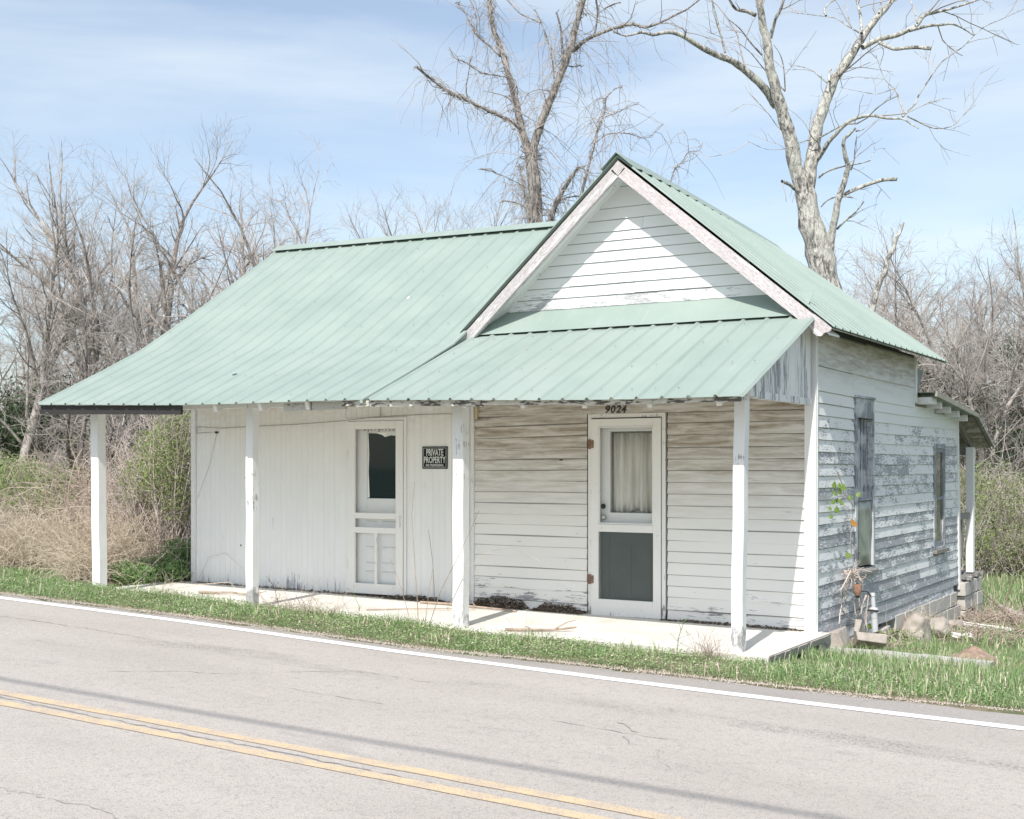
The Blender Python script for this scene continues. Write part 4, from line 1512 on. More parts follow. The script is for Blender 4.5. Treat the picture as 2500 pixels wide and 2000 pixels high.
for k in range(9):
    y0 = 6.30 + k * .14
    MB().box(-3.4, .09 + random.uniform(-.05, .06), y0, y0 + .13, .0 + random.uniform(-.01, .01), .04).jitter(.006).build('deck_plank', M['grey_wood'], H)
MB().box(-3.4, .05, 6.28, 6.36, -.12, -.01).build('deck_joist', M['grey_wood'], H)
MB().box(-.06, .03, 6.37, 7.5, -.13, -.01).jitter(.01).build('deck_joist', M['grey_wood'], H)
# tin flap seen behind the step in the roof
MB().hexa([(-.30, 3.92, 2.44), (-.04, 4.12, 2.44), (-.04, 4.13, 2.44), (-.30, 3.93, 2.44)], [(-.30, 3.92, 2.9), (-.0, 4.28, 2.74), (-.0, 4.29, 2.74), (-.30, 3.93, 2.9)]).build('tin_flap', M['tin'], H)

# ---------------- foundation: blocks, piers, stones
def block_at(x, y, z, lx, ly, lz, rz=0, ry=0, rx_r=0, mat='block', name='concrete_block', parent=H, round_=0.008, rough_=0.004):
    b = MB()
    b.box(-lx / 2, lx / 2, -ly / 2, ly / 2, -lz / 2, lz / 2)
    b.jitter(rough_)
    o = b.build(name, M[mat], parent)
    o.location = (x, y, z)
    o.rotation_euler = (rx_r, ry, rz)
    bevel(o, round_, 2)
    return o
for row in range(3):
    zc = -.225 - row * .19
    off = .2 if row % 2 else 0
    for k in range(8):
        yc = 3.05 + k * .40 + off
        if yc > 6.15:
            continue
        block_at(-.06 + random.uniform(-.006, .006), yc, zc, .19, .385, .18)
MB().box(-.17, -.04, 2.9, 6.25, -.85, -.14).build('block_core', M['mortar'], H)
for row in range(3):
    zc = -.12 - row * .195
    for k in range(3):
        yc = 6.42 + k * .385 + (.06 if row % 2 else 0)
        if row == 2 and k == 1:
            continue
        block_at(.0 + random.uniform(-.012, .012), yc, zc, .19, .37, .185)
for yc, w_, zt in ((2.35, .42, -.24), (1.2, .3, -.25)):
    block_at(-.06, yc, zt - .22, .22, w_, .46, rough_=.02)
MB().box(-.5, -.35, .1, 4.2, -.75, -.12).build('crawlspace_wall', M['interior'], H)
MB().box(-4.0, -.2, -.02, .06, -.4, -.1).build('crawlspace_wall', M['interior'], H)

# porch slab
def slab_z(x):
    return 0.0 - 0.0113 * x
vs, fs = [], []
X = np.linspace(-8.35, 0.16, 30)
for k, xk in enumerate(X):
    fy = -1.70 - 0.03 * math.sin(xk * 1.7) + (0.12 if k == 0 else 0)
    zt = slab_z(xk)
    jx = random.uniform(-.01, .01)
    vs += [(xk, fy + jx, zt - .17), (xk, fy + jx, zt - .012), (xk, fy + .02 + jx, zt - .002), (xk, -1.0, zt), (xk, -.003, zt), (xk, -.003, zt - .17)]
    if k:
        for q in range(5):
            fs.append(((k - 1) * 6 + q, k * 6 + q, k * 6 + q + 1, (k - 1) * 6 + q + 1))
fs.append(tuple(range(5, -1, -1)))
o = link('porch_slab', mesh_py('porch_slab', vs, fs), M['slab'], H)
b = MB()
n = 14
for k in range(n):
    y0 = -1.70 + 1.66 * k / n
    y1 = -1.70 + 1.66 * (k + 1) / n
    w0 = 0.16 + .006 + random.uniform(0, .02)
    t = .055 + random.uniform(-.012, .02)
    b.hexa([(.12, y0, -.02 - t), (w0 - .02, y0, -.02 - t), (w0 - .02, y1, -.02 - t), (.12, y1, -.02 - t)], [(.12, y0, -.006), (w0, y0, -.01), (w0, y1, -.01), (.12, y1, -.006)])
b.build('slab_edge', M['slab_edge'], H)
block_at(.05, -.55, -.14, .14, .12, .18, mat='slab_edge')
block_at(.05, -.98, -.14, .12, .14, .18, mat='slab_edge')
block_at(.06, -.18, -.17, .16, .14, .2, mat='slab_edge')

# ================================================================== things round the house
def rock(name, loc, size, mat, label, cat='stone', seed=1, group=None, flat=1.0):
    import bmesh
    bm = bmesh.new()
    bmesh.ops.create_icosphere(bm, subdivisions=4, radius=1.0)
    rg = random.Random(seed)
    ph = [rg.uniform(0, 6) for _ in range(6)]
    for v in bm.verts:
        c = v.co
        k = 1 + .14 * math.sin(c.x * 3 + ph[0]) * math.sin(c.y * 3.5 + ph[1]) + .10 * math.sin(c.z * 5 + ph[2] + c.x * 2) + .05 * math.sin(c.x * 9 + ph[3]) * math.sin(c.z * 8 + ph[4])
        k += .05 * math.sin(c.y * 13 + ph[5]) * math.sin(c.z * 15 + ph[1]) + rg.uniform(-.018, .018)
        q = max(abs(c.x), abs(c.y), abs(c.z))
        k *= (1 / q) ** .45
        v.co = Vector((c.x * size[0] * k, c.y * size[1] * k, c.z * size[2] * k))
    me = bpy.data.meshes.new(name)
    bm.to_mesh(me)
    bm.free()
    for p in me.polygons:
        p.use_smooth = True
    o = link(name, me, M[mat])
    o.location = loc
    return tag(o, label, cat, group)
rock('boulder', (.16, 3.25, gz(.16, 3.25) + .12), (.15, .20, .2), 'stone', 'pale upright boulder against the foundation under dead weeds', seed=3)
rock('boulder', (.20, 4.15, gz(.2, 4.15) + .10), (.14, .20, .14), 'stone', 'brown rounded boulder before the block foundation', seed=8)
rock('boulder', (.20, 5.0, gz(.2, 5.0) + .06), (.11, .16, .10), 'stone', 'smallest boulder, farthest along the foundation', seed=12)
o = block_at(.12, .42, gz(.1, .4) + .06, .12, .34, .26, rz=.1, ry=-.25, mat='stone', name='stone_slab', parent=None, rough_=.02)
tag(o, 'leaning tan stone slab beside the house corner', 'stone')
o = block_at(.34, .60, gz(.36, .5) + .07, .28, .30, .10, rz=.45, ry=.1, rx_r=-.55, mat='stone', name='concrete_block_loose', parent=None, rough_=.012)
o.name = 'paving_block'
tag(o, 'tilted square concrete block in the grass at the house corner', 'block')
o = block_at(.15, .98, gz(.2, .98) + .12, .08, .22, .32, rz=.1, rx_r=.5, mat='stone', name='stone_slab', parent=None, rough_=.02)
tag(o, 'pointed grey stone propped behind the tilted concrete block', 'stone')

# concrete kerb strip in the side yard
b = MB()
pts = [(0.05, .16), (0.5, .20), (.95, .12), (1.35, -.02), (1.62, -.10)]
for (xa, ya), (xb, yb) in zip(pts[:-1], pts[1:]):
    za, zb_ = gz(xa, ya) + .05, gz(xb, yb) + .05
    b.hexa([(xa, ya - .09, za - .12), (xb, yb - .09, zb_ - .12), (xb, yb + .09, zb_ - .12), (xa, ya + .09, za - .12)], [(xa, ya - .085, za), (xb, yb - .085, zb_), (xb, yb + .085, zb_), (xa, ya + .085, za)])
b.jitter(.008)
tag(b.build('concrete_strip', M['ledge']), 'long low concrete kerb half sunk in the side yard grass', 'kerb')

# dirt mound
def mound(name, cx, cy, rx__, ry__, h, mat, label, cat):
    vs, fs = [], []
    nr_, na = 9, 28
    for r_ in range(nr_ + 1):
        for a_ in range(na):
            t = r_ / nr_
            an = 2 * math.pi * a_ / na
            px = cx + rx__ * t * math.cos(an)
            py = cy + ry__ * t * math.sin(an)
            z = gz(px, py) + h * (1 - t) ** 1.1 - .03 * t + (random.uniform(-.014, .014) if r_ else 0)
            vs.append((px, py, z))
    for r_ in range(nr_):
        for a_ in range(na):
            fs.append((r_ * na + a_, (r_ + 1) * na + a_, (r_ + 1) * na + (a_ + 1) % na, r_ * na + (a_ + 1) % na))
    return tag(link(name, mesh_py(name, vs, fs, True), M[mat]), label, cat)
mound('dirt_mound', 1.33, .62, .40, .40, .17, 'dirt', 'bare brown anthill mound of dirt in the side yard grass', 'dirt mound')
mound('dirt_mound', 1.78, .75, .2, .2, .08, 'dirt', 'small low dirt clod heap right of the larger mound', 'dirt mound')

# pvc stand pipe with rusty cap
pp = thing('stand_pipe', 'grey plastic conduit pipe standing in the grass with rusty red fitting', 'pipe', (0, 0, 0))
tube_obj('pipe', [(.31, 1.0, -.32), (.305, .985, -.1), (.30, .97, .06)], .031, M['pvc'], pp, 12)
tube_obj('pipe_collar', [(.30, .97, .05), (.298, .966, .1), (.296, .962, .14), (.296, .962, .155)], [.033, .036, .045, .03], M['pvc'], pp, 12)
tube_obj('pipe_neck', [(.296, .962, .155), (.290, .95, .27)], [.022, .022], M['pvc'], pp, 10)
tube_obj('pipe_neck', [(.29, .95, .27), (.289, .948, .30)], [.028, .026], M['pvc'], pp, 10)
tube_obj('clamp', [(.25, .92, .125), (.296, .91, .13), (.345, .95, .12)], .010, M['black'], pp, 6)
tube_obj('clamp', [(.23, .96, -.14), (.29, .93, -.11), (.35, .95, -.09)], .012, M['black'], pp, 6)
tube_obj('pipe_wire', [(.28, .92, .27), (.25, .90, .315), (.20, .88, .32)], .007, M['black'], pp, 6)
tube_obj('pipe_wire', [(.26, .92, .29), (.235, .93, .12), (.22, .94, .0)], .006, M['vine_dead'], pp, 6)
tube_obj('rusty_fitting', [(.165, .86, .39), (.165, .86, .385), (.163, .86, .31), (.163, .86, .275)], [.02, .044, .040, .028], M['rust'], pp, 12)
tube_obj('rusty_fitting', [(.163, .86, .275), (.163, .86, .25)], [.022, .020], M['black'], pp, 10)

# overhead cable along the road (its shadow lies on the asphalt)
hc = 6.8
k_ = (hc) / math.tan(SUN_EL)
cy = -5.93 - k_ * math.cos(SUN_AZ)
tag(tube_obj('utility_cable', [(x_, cy, hc + .0008 * x_ * x_) for x_ in np.linspace(-45, 45, 31)], .021, M['cable'], None, 8), 'black overhead utility cable strung along the near side of the road', 'cable')
#TREES#
# ================================================================== VEGETATION
CAM = np.array([3.79, -11.82, 1.58])
A_ = rad(31.13)
CR = np.array([math.cos(A_), math.sin(A_), 0.0])
CD = np.array([-math.sin(A_), math.cos(A_), 0.0])
def at(px, py, depth):
    """a point of the place seen at photo pixel (px, py), 'depth' metres away"""
    return CAM + depth * (CD + (px - 1250) / 3112.0 * CR + np.array([0, 0, -(py - 1135) / 3112.0]))

def unit(v):
    n = math.sqrt(v[0] * v[0] + v[1] * v[1] + v[2] * v[2]) + 1e-9
    return (v[0] / n, v[1] / n, v[2] / n)

def wander(rg, p, d, L, r0, r1, n, wob, up):
    """polyline of n points starting at p heading d"""
    pts = [p]
    st = L / (n - 1)
    x, y, z = d
    for _ in range(n - 1):
        x, y, z = unit((x + rg.gauss(0, wob), y + rg.gauss(0, wob), z + rg.gauss(0, wob) + up))
        q = pts[-1]
        pts.append((q[0] + x * st, q[1] + y * st, q[2] + z * st))
    rs = [r0 + (r1 - r0) * k / (n - 1) for k in range(n)]
    return pts, rs

def side_dir(rg, d, ang):
    """direction making 'ang' with d at a random azimuth"""
    ax = (rg.gauss(0, 1), rg.gauss(0, 1), rg.gauss(0, 1))
    dot = ax[0] * d[0] + ax[1] * d[1] + ax[2] * d[2]
    s = unit((ax[0] - dot * d[0], ax[1] - dot * d[1], ax[2] - dot * d[2]))
    c, sn = math.cos(ang), math.sin(ang)
    return (d[0] * c + s[0] * sn, d[1] * c + s[1] * sn, d[2] * c + s[2] * sn)

def twigs_on(rg, out, pts, rs, lvl, spec):
    """spec: list of (per metre, len range, angle range, wob, up, n, min radius)"""
    if lvl >= len(spec):
        return
    dens, lr, ar, wob, up, n, rmin = spec[lvl]
    L = 0.0
    segs = []
    for a, b in zip(pts[:-1], pts[1:]):
        l = math.dist(a, b)
        segs.append(l)
        L += l
    cnt = dens * L
    cnt = int(cnt) + (1 if rg.random() < cnt - int(cnt) else 0)
    for _ in range(cnt):
        t = rg.uniform(0.12, 1.0) * L
        k = 0
        while k < len(segs) - 1 and t > segs[k]:
            t -= segs[k]
            k += 1
        f = min(1, t / (segs[k] + 1e-9))
        a, b = pts[k], pts[k + 1]
        p = tuple(a[i] + (b[i] - a[i]) * f for i in range(3))
        d = unit(tuple(b[i] - a[i] for i in range(3)))
        r = max(rmin, (rs[k] * (1 - f) + rs[k + 1] * f) * 0.55)
        dd = side_dir(rg, d, rg.uniform(*ar))
        q, qr = wander(rg, p, dd, rg.uniform(*lr), r, max(rmin * 0.6, r * 0.35), n, wob, up)
        out.append((q, qr))
        twigs_on(rg, out, q, qr, lvl + 1, spec)

def woods_tree_meshes(seed, Ht, leaders, spread, droop=0.0, dens=1.0, fork=0.3):
    rg = random.Random(seed)
    trunk, crown = [], []
    r0 = 0.011 * Ht + 0.03
    tp, tr = wander(rg, (0, 0, -0.3), unit((rg.gauss(0, .07), rg.gauss(0, .07), 1)), Ht * fork + 0.3, r0 * 1.45, r0 * 0.95, 8, 0.05, 0.03)
    trunk.append((tp, tr))
    for k in range(leaders):
        az = 2 * math.pi * (k + rg.random() * 0.7) / leaders
        tilt = spread * rg.uniform(0.6, 1.35) if k else 0.08
        d = (math.sin(tilt) * math.cos(az), math.sin(tilt) * math.sin(az), math.cos(tilt))
        L = Ht * (1 - fork) * (rg.uniform(0.6, 1.0) if k else 1.05)
        st = tp[-1] if k < 2 else tp[-1 - (k % 4)]
        rl = r0 * (0.72 if k < 2 else rg.uniform(.28, .5))
        lp, lr = wander(rg, st, d, L, rl, 0.006, 14, 0.085, 0.025 - droop * .3)
        trunk.append((lp, lr))
        # secondary limbs that curve upward, thick enough to read
        for q in range(int(5 * dens + rg.random() * 3)):
            i = rg.randint(2, 11)
            dd = unit(tuple(lp[i + 1][m] - lp[i][m] for m in range(3)))
            d2 = side_dir(rg, dd, rg.uniform(.55, .95))
            l2 = L * rg.uniform(.22, .5) * (1 - i / 18)
            sp_, sr = wander(rg, lp[i], d2, l2, max(.011, lr[i] * .55), .005, 9, .11, .05 - droop)
            trunk.append((sp_, sr))
            twigs_on(rg, crown, sp_, sr, 0, [(4.0 * dens, (0.35, 1.2), (0.4, 0.95), 0.13, 0.02 - droop, 5, 0.0044),
                                             (6.5 * dens, (0.15, 0.55), (0.4, 0.95), 0.17, 0.01 - droop, 4, 0.0029)])
        twigs_on(rg, crown, lp[3:], lr[3:], 0, [(2.6 * dens, (0.4, 1.4), (0.4, 0.95), 0.12, 0.03 - droop, 6, 0.0050),
                                                (5.0 * dens, (0.2, 0.75), (0.4, 0.95), 0.16, 0.01 - droop, 4, 0.0033),
                                                (4.0 * dens, (0.1, 0.35), (0.4, 0.95), 0.2, 0.01 - droop, 3, 0.0026)])
    return (tubes_mesh('trunk', trunk, 6), tubes_mesh('branches', crown, 3), len(crown))

def make_tree(name, meshes, mats, loc, rz, scale, label, group=None):
    t = thing(name, label, 'tree', loc, rz, group)
    t.scale = (scale, scale, scale)
    a = link('trunk', meshes[0], M[mats[0]], t)
    c = link('branches', meshes[1], M[mats[1]], t, 'stuff')
    return t

V_ = {
    'vase1': woods_tree_meshes(101, 9.0, 6, 0.52, 0, 1.0, 0.34),
    'vase2': woods_tree_meshes(202, 9.0, 5, 0.45, 0, 1.0, 0.40),
    'slim': woods_tree_meshes(303, 9.0, 4, 0.28, 0.0, 1.15, 0.36),
    'droop': woods_tree_meshes(404, 8.0, 6, 0.62, 0.075, 1.05, 0.28),
    'broad': woods_tree_meshes(505, 7.0, 7, 0.85, 0.01, 1.05, 0.22),
    'tangle': woods_tree_meshes(606, 7.0, 7, 1.0, 0.05, 1.05, 0.18),
}
HT = {k: max(v.co.z for v in m[0].vertices) * 1.02 for k, m in V_.items()}
def place_tree(kind, px, top, depth, mats, label, group=None, rz=None, name='bare_tree'):
    b = at(px, 1135, depth)
    z0 = gz(b[0], b[1])
    zt = 1.58 + (1135 - top) * depth / 3112.0
    s = (zt - z0) / HT[kind]
    return make_tree(name, V_[kind], mats, (b[0], b[1], z0), random.uniform(0, 6.28) if rz is None else rz, s, label, group)

GB = ('bark_grey', 'twig')
GP = ('bark_grey', 'twig_pink')
DK = ('bark_dark', 'twig')
PL = ('bark_grey', 'twig_pale')
left = [
    ('vase1', 45, 360, 25, DK, 'dark bare tree at the left edge of the photo with fan of steep limbs'),
    ('vase2', 140, 335, 27, GB, 'grey bare tree second in from the left edge, above the brambles'),
    ('vase1', 240, 335, 26, GB, 'tall bare tree with wide vase of limbs left of the slim central one'),
    ('slim', 330, 400, 29, GB, 'bare tree with narrow crown left of the tallest in the left wood'),
    ('slim', 462, 318, 27, GP, 'slender tallest bare tree of the left wood with a plume-like top'),
    ('droop', 600, 372, 26, GP, 'pinkish bare tree with drooping twigs above the roof slope'),
    ('broad', 545, 440, 24, GB, 'low broad bare tree just left of the roof slope'),
    ('droop', 735, 425, 27, GP, 'arching pink-twigged bare tree whose twigs reach over the left ridge end'),
    ('tangle', 400, 520, 22, DK, 'leaning dark tangled tree behind the porch roof edge'),
    ('tangle', 180, 640, 20.5, GB, 'small tangled grey tree low behind the brambles'),
]
for kind, px, top, dp, mt, lab in left:
    mt = GB if mt is DK and px < 300 else mt
    place_tree(kind, px, top, dp, mt, lab)
gl = 'bare trees crowding the far left wood'
for k in range(10):
    kind = random.choice(['vase1', 'vase2', 'broad', 'droop', 'tangle', 'slim'])
    px = -140 + k * 94 + random.uniform(-20, 20)
    top = 520 + random.uniform(-60, 110) + max(0, px - 500) * 0.18
    place_tree(kind, px, top, random.uniform(31, 42), random.choice([GP, GB, GB]), 'bare grey tree crowded among others in the far left wood', gl)
for k in range(8):
    place_tree(random.choice(['broad', 'tangle']), -60 + k * 75 + random.uniform(-15, 15), 790 + random.uniform(-60, 60), random.uniform(24, 30), GB, 'bare grey tree crowded among others in the far left wood', gl)
gm = 'thin bare saplings behind the ridge'
for px, top in ((905, 520), (960, 500), (1060, 470), (1110, 500), (1180, 480), (1575, 460), (1700, 520), (1560, 400)):
    place_tree('slim', px, top, random.uniform(30, 36), PL, 'thin pale bare sapling poking up behind the roof', gm)
right = [
    ('broad', 2100, 610, 29, PL, 'pale bare tree right of the big oak trunk, behind the side roof'),
    ('tangle', 2230, 590, 29, PL, 'pale tangled tree behind the rear porch roof'),
    ('broad', 2350, 570, 30, GP, 'broad pinkish bare tree above the rear porch at right'),
    ('broad', 2440, 600, 29, GB, 'dense tangled bare tree near the right edge of the photo'),
    ('vase1', 2530, 500, 30, GB, 'bare tree at the right edge of the photo, the highest there'),
    ('tangle', 2395, 760, 29, PL, 'low pale bramble-like tree leaning over the rear porch eave'),
]
for kind, px, top, dp, mt, lab in right:
    place_tree(kind, px, top, dp, mt, lab)
gr = 'bare trees crowding the far right wood'
for k in range(20):
    kind = random.choice(['broad', 'tangle', 'broad', 'droop'])
    px = 1990 + k * 34 + random.uniform(-18, 18)
    place_tree(kind, px, 640 + random.uniform(-50, 90), random.uniform(32, 42), random.choice([GP, PL, GB]), 'bare pale tree crowded among others in the far right wood', gr)
for k in range(12):
    place_tree('tangle', 2130 + k * 38, 840 + random.uniform(-60, 60), random.uniform(30, 34), random.choice([PL, PL, GB]), 'bare pale tree crowded among others in the far right wood', gr)

# far wood closing the horizon all round
def far_wood():
    rg = random.Random(9)
    polys = []
    for k in range(95):
        a_ = rg.uniform(-75, 75)
        dd = rg.uniform(48, 75)
        d = unit(tuple(CD * math.cos(rad(a_)) + CR * math.sin(rad(a_))))
        x_, y_ = CAM[0] + d[0] * dd, CAM[1] + d[1] * dd
        z_ = gz(x_, y_)
        Hh = rg.uniform(5, 8.5)
        tp, tr = wander(rg, (x_, y_, z_ - .5), unit((rg.gauss(0, .1), rg.gauss(0, .1), 1)), Hh, .10, .02, 6, .06, .03)
        polys.append((tp, tr))
        twigs_on(rg, polys, tp, tr, 0, [(2.4, (1.2, 3.2), (.5, 1.0), .13, .04, 4, .018), (3.0, (.5, 1.3), (.5, 1.1), .2, .02, 3, .012)])
    o = link('far_wood', tubes_mesh('far_wood', polys, 3), M['twig'], None, 'stuff')
    tag(o, 'hazy far line of bare woodland trees beyond the near trees', 'woodland')
far_wood()

# ---------------- the two big bare trees behind the house
def trace(pts, conv, depth, w0, w1, sc, dz=0.0, n_sub=3, rg=random.Random(5)):
    """polyline traced in the photo, put at 'depth', widths in pixels of the same zoom"""
    out = []
    m = len(pts)
    for k, (x_, y_) in enumerate(pts):
        px, py = conv(x_, y_)
        out.append(at(px, py, depth + dz * k / max(1, m - 1)))
    # smooth subdivision (Catmull-Rom)
    P = [out[0]] + out + [out[-1]]
    res = []
    for k in range(1, len(P) - 2):
        for s in range(n_sub):
            t = s / n_sub
            p0, p1, p2, p3 = P[k - 1], P[k], P[k + 1], P[k + 2]
            q = 0.5 * ((2 * p1) + (-p0 + p2) * t + (2 * p0 - 5 * p1 + 4 * p2 - p3) * t * t + (-p0 + 3 * p1 - 3 * p2 + p3) * t ** 3)
            res.append(q)
    res.append(out[-1])
    n = len(res)
    rs = []
    pts3 = []
    for k, q in enumerate(res):
        r = (w0 + (w1 - w0) * k / (n - 1)) / sc * depth / 3112.0 / 2
        r *= 1 + 0.05 * math.sin(k * 1.9) + rg.uniform(-.03, .03)
        pts3.append((q[0] + rg.uniform(-.12, .12) * r, q[1] + rg.uniform(-.12, .12) * r, q[2]))
        rs.append(r)
    return pts3, rs

c3 = lambda x_, y_: (1700 + x_ / 2.464, y_ / 2.464)
c2 = lambda x_, y_: (980 + x_ / 2.695, y_ / 2.695)
OD = 19.0
oak = thing('bare_oak', 'big pale-barked bare tree with two stems rising behind the right roof slope', 'tree')
S3 = 2.464
main = [
    ([(900, 2900), (860, 2300), (815, 1900), (770, 1650), (715, 1450), (680, 1300), (650, 1150)], 215, 118, 0.0),
    ([(650, 1180), (600, 1000), (560, 820), (520, 680), (485, 560), (445, 420), (425, 260), (395, 130), (380, 0), (350, -200), (330, -420)], 96, 22, -0.6),
    ([(655, 1180), (690, 1000), (705, 880), (730, 740), (775, 620), (830, 480), (930, 340), (990, 240), (1060, 140), (1130, 60), (1180, 0), (1280, -150), (1330, -380)], 88, 17, 0.5),
    ([(480, 640), (430, 560), (370, 490), (300, 430), (220, 370), (120, 330), (40, 290), (-40, 240), (-120, 200), (-190, 195), (-260, 210), (-330, 195), (-420, 215), (-500, 190)], 52, 8, -1.2),
    ([(1000, 285), (1100, 235), (1180, 220), (1260, 190), (1330, 150), (1370, 95), (1440, 75), (1520, 55), (1620, 25), (1720, -10), (1860, -70)], 34, 7, 0.9),
    ([(1280, 185), (1400, 155), (1470, 150), (1540, 145), (1610, 175), (1670, 215)], 22, 5, 0.4),
    ([(1100, 255), (1140, 275), (1190, 295), (1250, 290), (1320, 285), (1410, 292)], 20, 22, -0.5),
    ([(725, 960), (765, 905), (800, 850), (860, 785), (930, 725), (1040, 695), (1150, 712), (1240, 715), (1290, 745), (1335, 772)], 32, 6, -1.2),
    ([(790, 1620), (810, 1450), (830, 1330), (850, 1220), (885, 1110), (910, 1010), (895, 930), (885, 850), (920, 810), (960, 770)], 52, 12, -0.6),
    ([(850, 1200), (900, 1165), (980, 1130), (1060, 1100), (1130, 1082), (1205, 1078)], 24, 22, -0.5),
]
fine = [
    ([(1240, 705), (1280, 660), (1320, 620), (1340, 570), (1400, 480), (1480, 370), (1600, 285), (1720, 170), (1850, 110), (1970, 55)], 13, 3, .3),
    ([(1270, 700), (1350, 740), (1430, 772), (1530, 762), (1600, 700), (1680, 630)], 9, 3, .3),
    ([(1250, 680), (1225, 610), (1195, 540), (1130, 470), (1080, 330)], 12, 3, .2),
    ([(1195, 530), (1090, 565), (980, 550), (860, 525)], 5, 2, .2),
    ([(845, 1380), (900, 1325), (960, 1275), (1010, 1210)], 14, 7, -.3),
    ([(735, 1070), (790, 1030), (890, 1000), (980, 985), (1050, 965)], 14, 5, -.4),
    ([(930, 1025), (950, 960), (955, 890), (965, 820)], 11, 5, -.2),
    ([(750, 1245), (790, 1205), (860, 1180), (940, 1190)], 9, 9, -.3),
    ([(960, 790), (1010, 778)], 10, 4, 0),
    ([(595, 1140), (560, 1110), (515, 1090)], 22, 20, -.2),
    ([(535, 550), (420, 430), (320, 310), (230, 245)], 9, 3, -.4),
    ([(575, 860), (520, 790), (480, 750), (430, 680), (320, 560)], 9, 3, -.4),
    ([(535, 545), (525, 400), (500, 320), (465, 270)], 9, 3, -.3),
    ([(175, 320), (140, 180), (100, 20), (80, -90)], 13, 8, -.2),
    ([(445, 230), (475, 120), (510, 50), (535, -30)], 24, 14, -.2),
    ([(355, 90), (300, 68), (240, 55), (200, 0), (160, -60)], 26, 10, -.3),
    ([(395, 330), (330, 260), (260, 170), (190, 115)], 14, 4, -.4),
    ([(995, 200), (990, 110), (975, 40), (960, -20)], 20, 12, .3),
    ([(985, 200), (900, 150), (840, 110), (740, 95), (570, 75)], 9, 3, .3),
    ([(780, 95), (770, 60), (800, 20), (850, -15)], 14, 6, .3),
    ([(790, 500), (740, 460), (690, 420), (590, 390)], 10, 3, .2),
    ([(800, 490), (800, 430), (810, 420)], 16, 14, .2),
    ([(740, 830), (830, 780), (900, 740)], 10, 7, -.5),
    ([(690, 840), (610, 860), (560, 890), (430, 900), (310, 850)], 7, 2, -.5),
    ([(750, 920), (735, 860), (700, 830), (680, 780), (695, 660)], 14, 3, -.3),
    ([(1330, 140), (1310, 60), (1280, -20)], 12, 6, .4),
    ([(1100, 80), (1110, 20), (1120, -40)], 14, 8, .3),
    ([(250, 1390 - 1180), (180, 230), (60, 190)], 5, 2, -.2),
]
tp, tf, tw = [], [], []
rg = random.Random(77)
for pts, a_, b_, dz in main:
    tp.append(trace(pts, c3, OD, a_, b_, S3, dz))
for pts, a_, b_, dz in fine:
    tf.append(trace(pts, c3, OD, a_, b_, S3, dz))
spec_oak = [(1.5, (0.5, 1.5), (0.5, 1.2), 0.17, 0.0, 6, 0.010), (3.2, (0.2, 0.7), (0.5, 1.1), 0.2, 0.02, 4, 0.0050), (2.8, (0.1, 0.35), (0.5, 1.1), 0.2, 0.0, 3, 0.0035)]
for k, (p, r) in enumerate(tp[1:]):
    if k in (5, 7, 8):
        continue
    half = len(p) // 3 if k < 2 else 3
    twigs_on(rg, tw, p[half:], [min(v, .03) for v in r[half:]], 0, spec_oak)
for p, r in tf:
    twigs_on(rg, tw, p, [min(v, .02) for v in r], 1, [None] + [(3.2, (0.25, 0.9), (0.5, 1.1), 0.2, 0.02, 5, 0.0055), (3.2, (0.12, 0.4), (0.5, 1.1), 0.2, 0.0, 3, 0.0035)])
link('trunk', tubes_mesh('trunk', tp[:1], 14), M['bark_oak'], oak)
for q in tp[1:]:
    link('limb', tubes_mesh('limb', [q], 12), M['bark_oak'], oak)
for q in tf:
    link('branch', tubes_mesh('branch', [q], 7), M['bark_oak'], oak)
link('twigs', tubes_mesh('twigs', tw, 3), M['twig'], oak, 'stuff')

# pale broken snag to the right of it
sn = thing('dead_snag', 'pale broken-topped dead snag standing right of the big tree', 'tree')
link('trunk', tubes_mesh('trunk', [trace([(1010, 2300), (1050, 1900), (1100, 1700), (1135, 1640), (1150, 1560), (1185, 1500), (1205, 1430), (1225, 1400), (1245, 1340)], c3, 17.5, 44, 15, S3)], 9), M['bark_oak'], sn)
link('broken_limb', tubes_mesh('broken_limb', [trace([(1190, 1480), (1178, 1430), (1185, 1400), (1170, 1370)], c3, 17.5, 11, 4, S3)], 6), M['bark_oak'], sn)
link('broken_limb', tubes_mesh('broken_limb', [trace([(1225, 1400), (1228, 1365), (1222, 1345)], c3, 17.5, 9, 5, S3)], 6), M['bark_oak'], sn)

VD = 21.0
vt = thing('vine_draped_tree', 'tall bare forked tree draped in hanging vines behind the ridge', 'tree')
S2 = 2.695
vmain = [
    ([(900, 2600), (895, 2000), (885, 1500), (880, 1300), (865, 1120), (850, 1010)], 104, 74, 0),
    ([(850, 1040), (815, 930), (785, 820), (765, 720), (735, 600), (705, 490), (680, 400), (645, 290), (605, 190), (590, 80), (575, -20), (570, -200)], 54, 24, .4),
    ([(855, 1040), (885, 920), (925, 790), (980, 660), (1030, 540), (1075, 420), (1120, 300), (1145, 180), (1185, 40), (1210, -60), (1240, -240)], 58, 34, -.4),
    ([(785, 850), (720, 800), (640, 760), (540, 715), (430, 660), (340, 620), (250, 560), (170, 500), (100, 440)], 22, 16, -1.0),
    ([(650, 370), (590, 310), (500, 235), (450, 150), (420, 80), (370, 20)], 17, 7, .5),
    ([(1130, 335), (1220, 260), (1320, 215), (1420, 180), (1520, 160), (1600, 180), (1700, 150), (1800, 100), (1880, 60), (1970, -10)], 26, 9, -.8),
    ([(985, 1480), (1000, 1380), (1060, 1260), (1150, 1120), (1170, 1105)], 44, 12, -.6),
    ([(1180, 1300), (1240, 1060), (1270, 940), (1300, 830), (1335, 740), (1345, 650)], 20, 8, .5),
    ([(860, 1600), (830, 1380), (780, 1100)], 30, 5, .3),
]
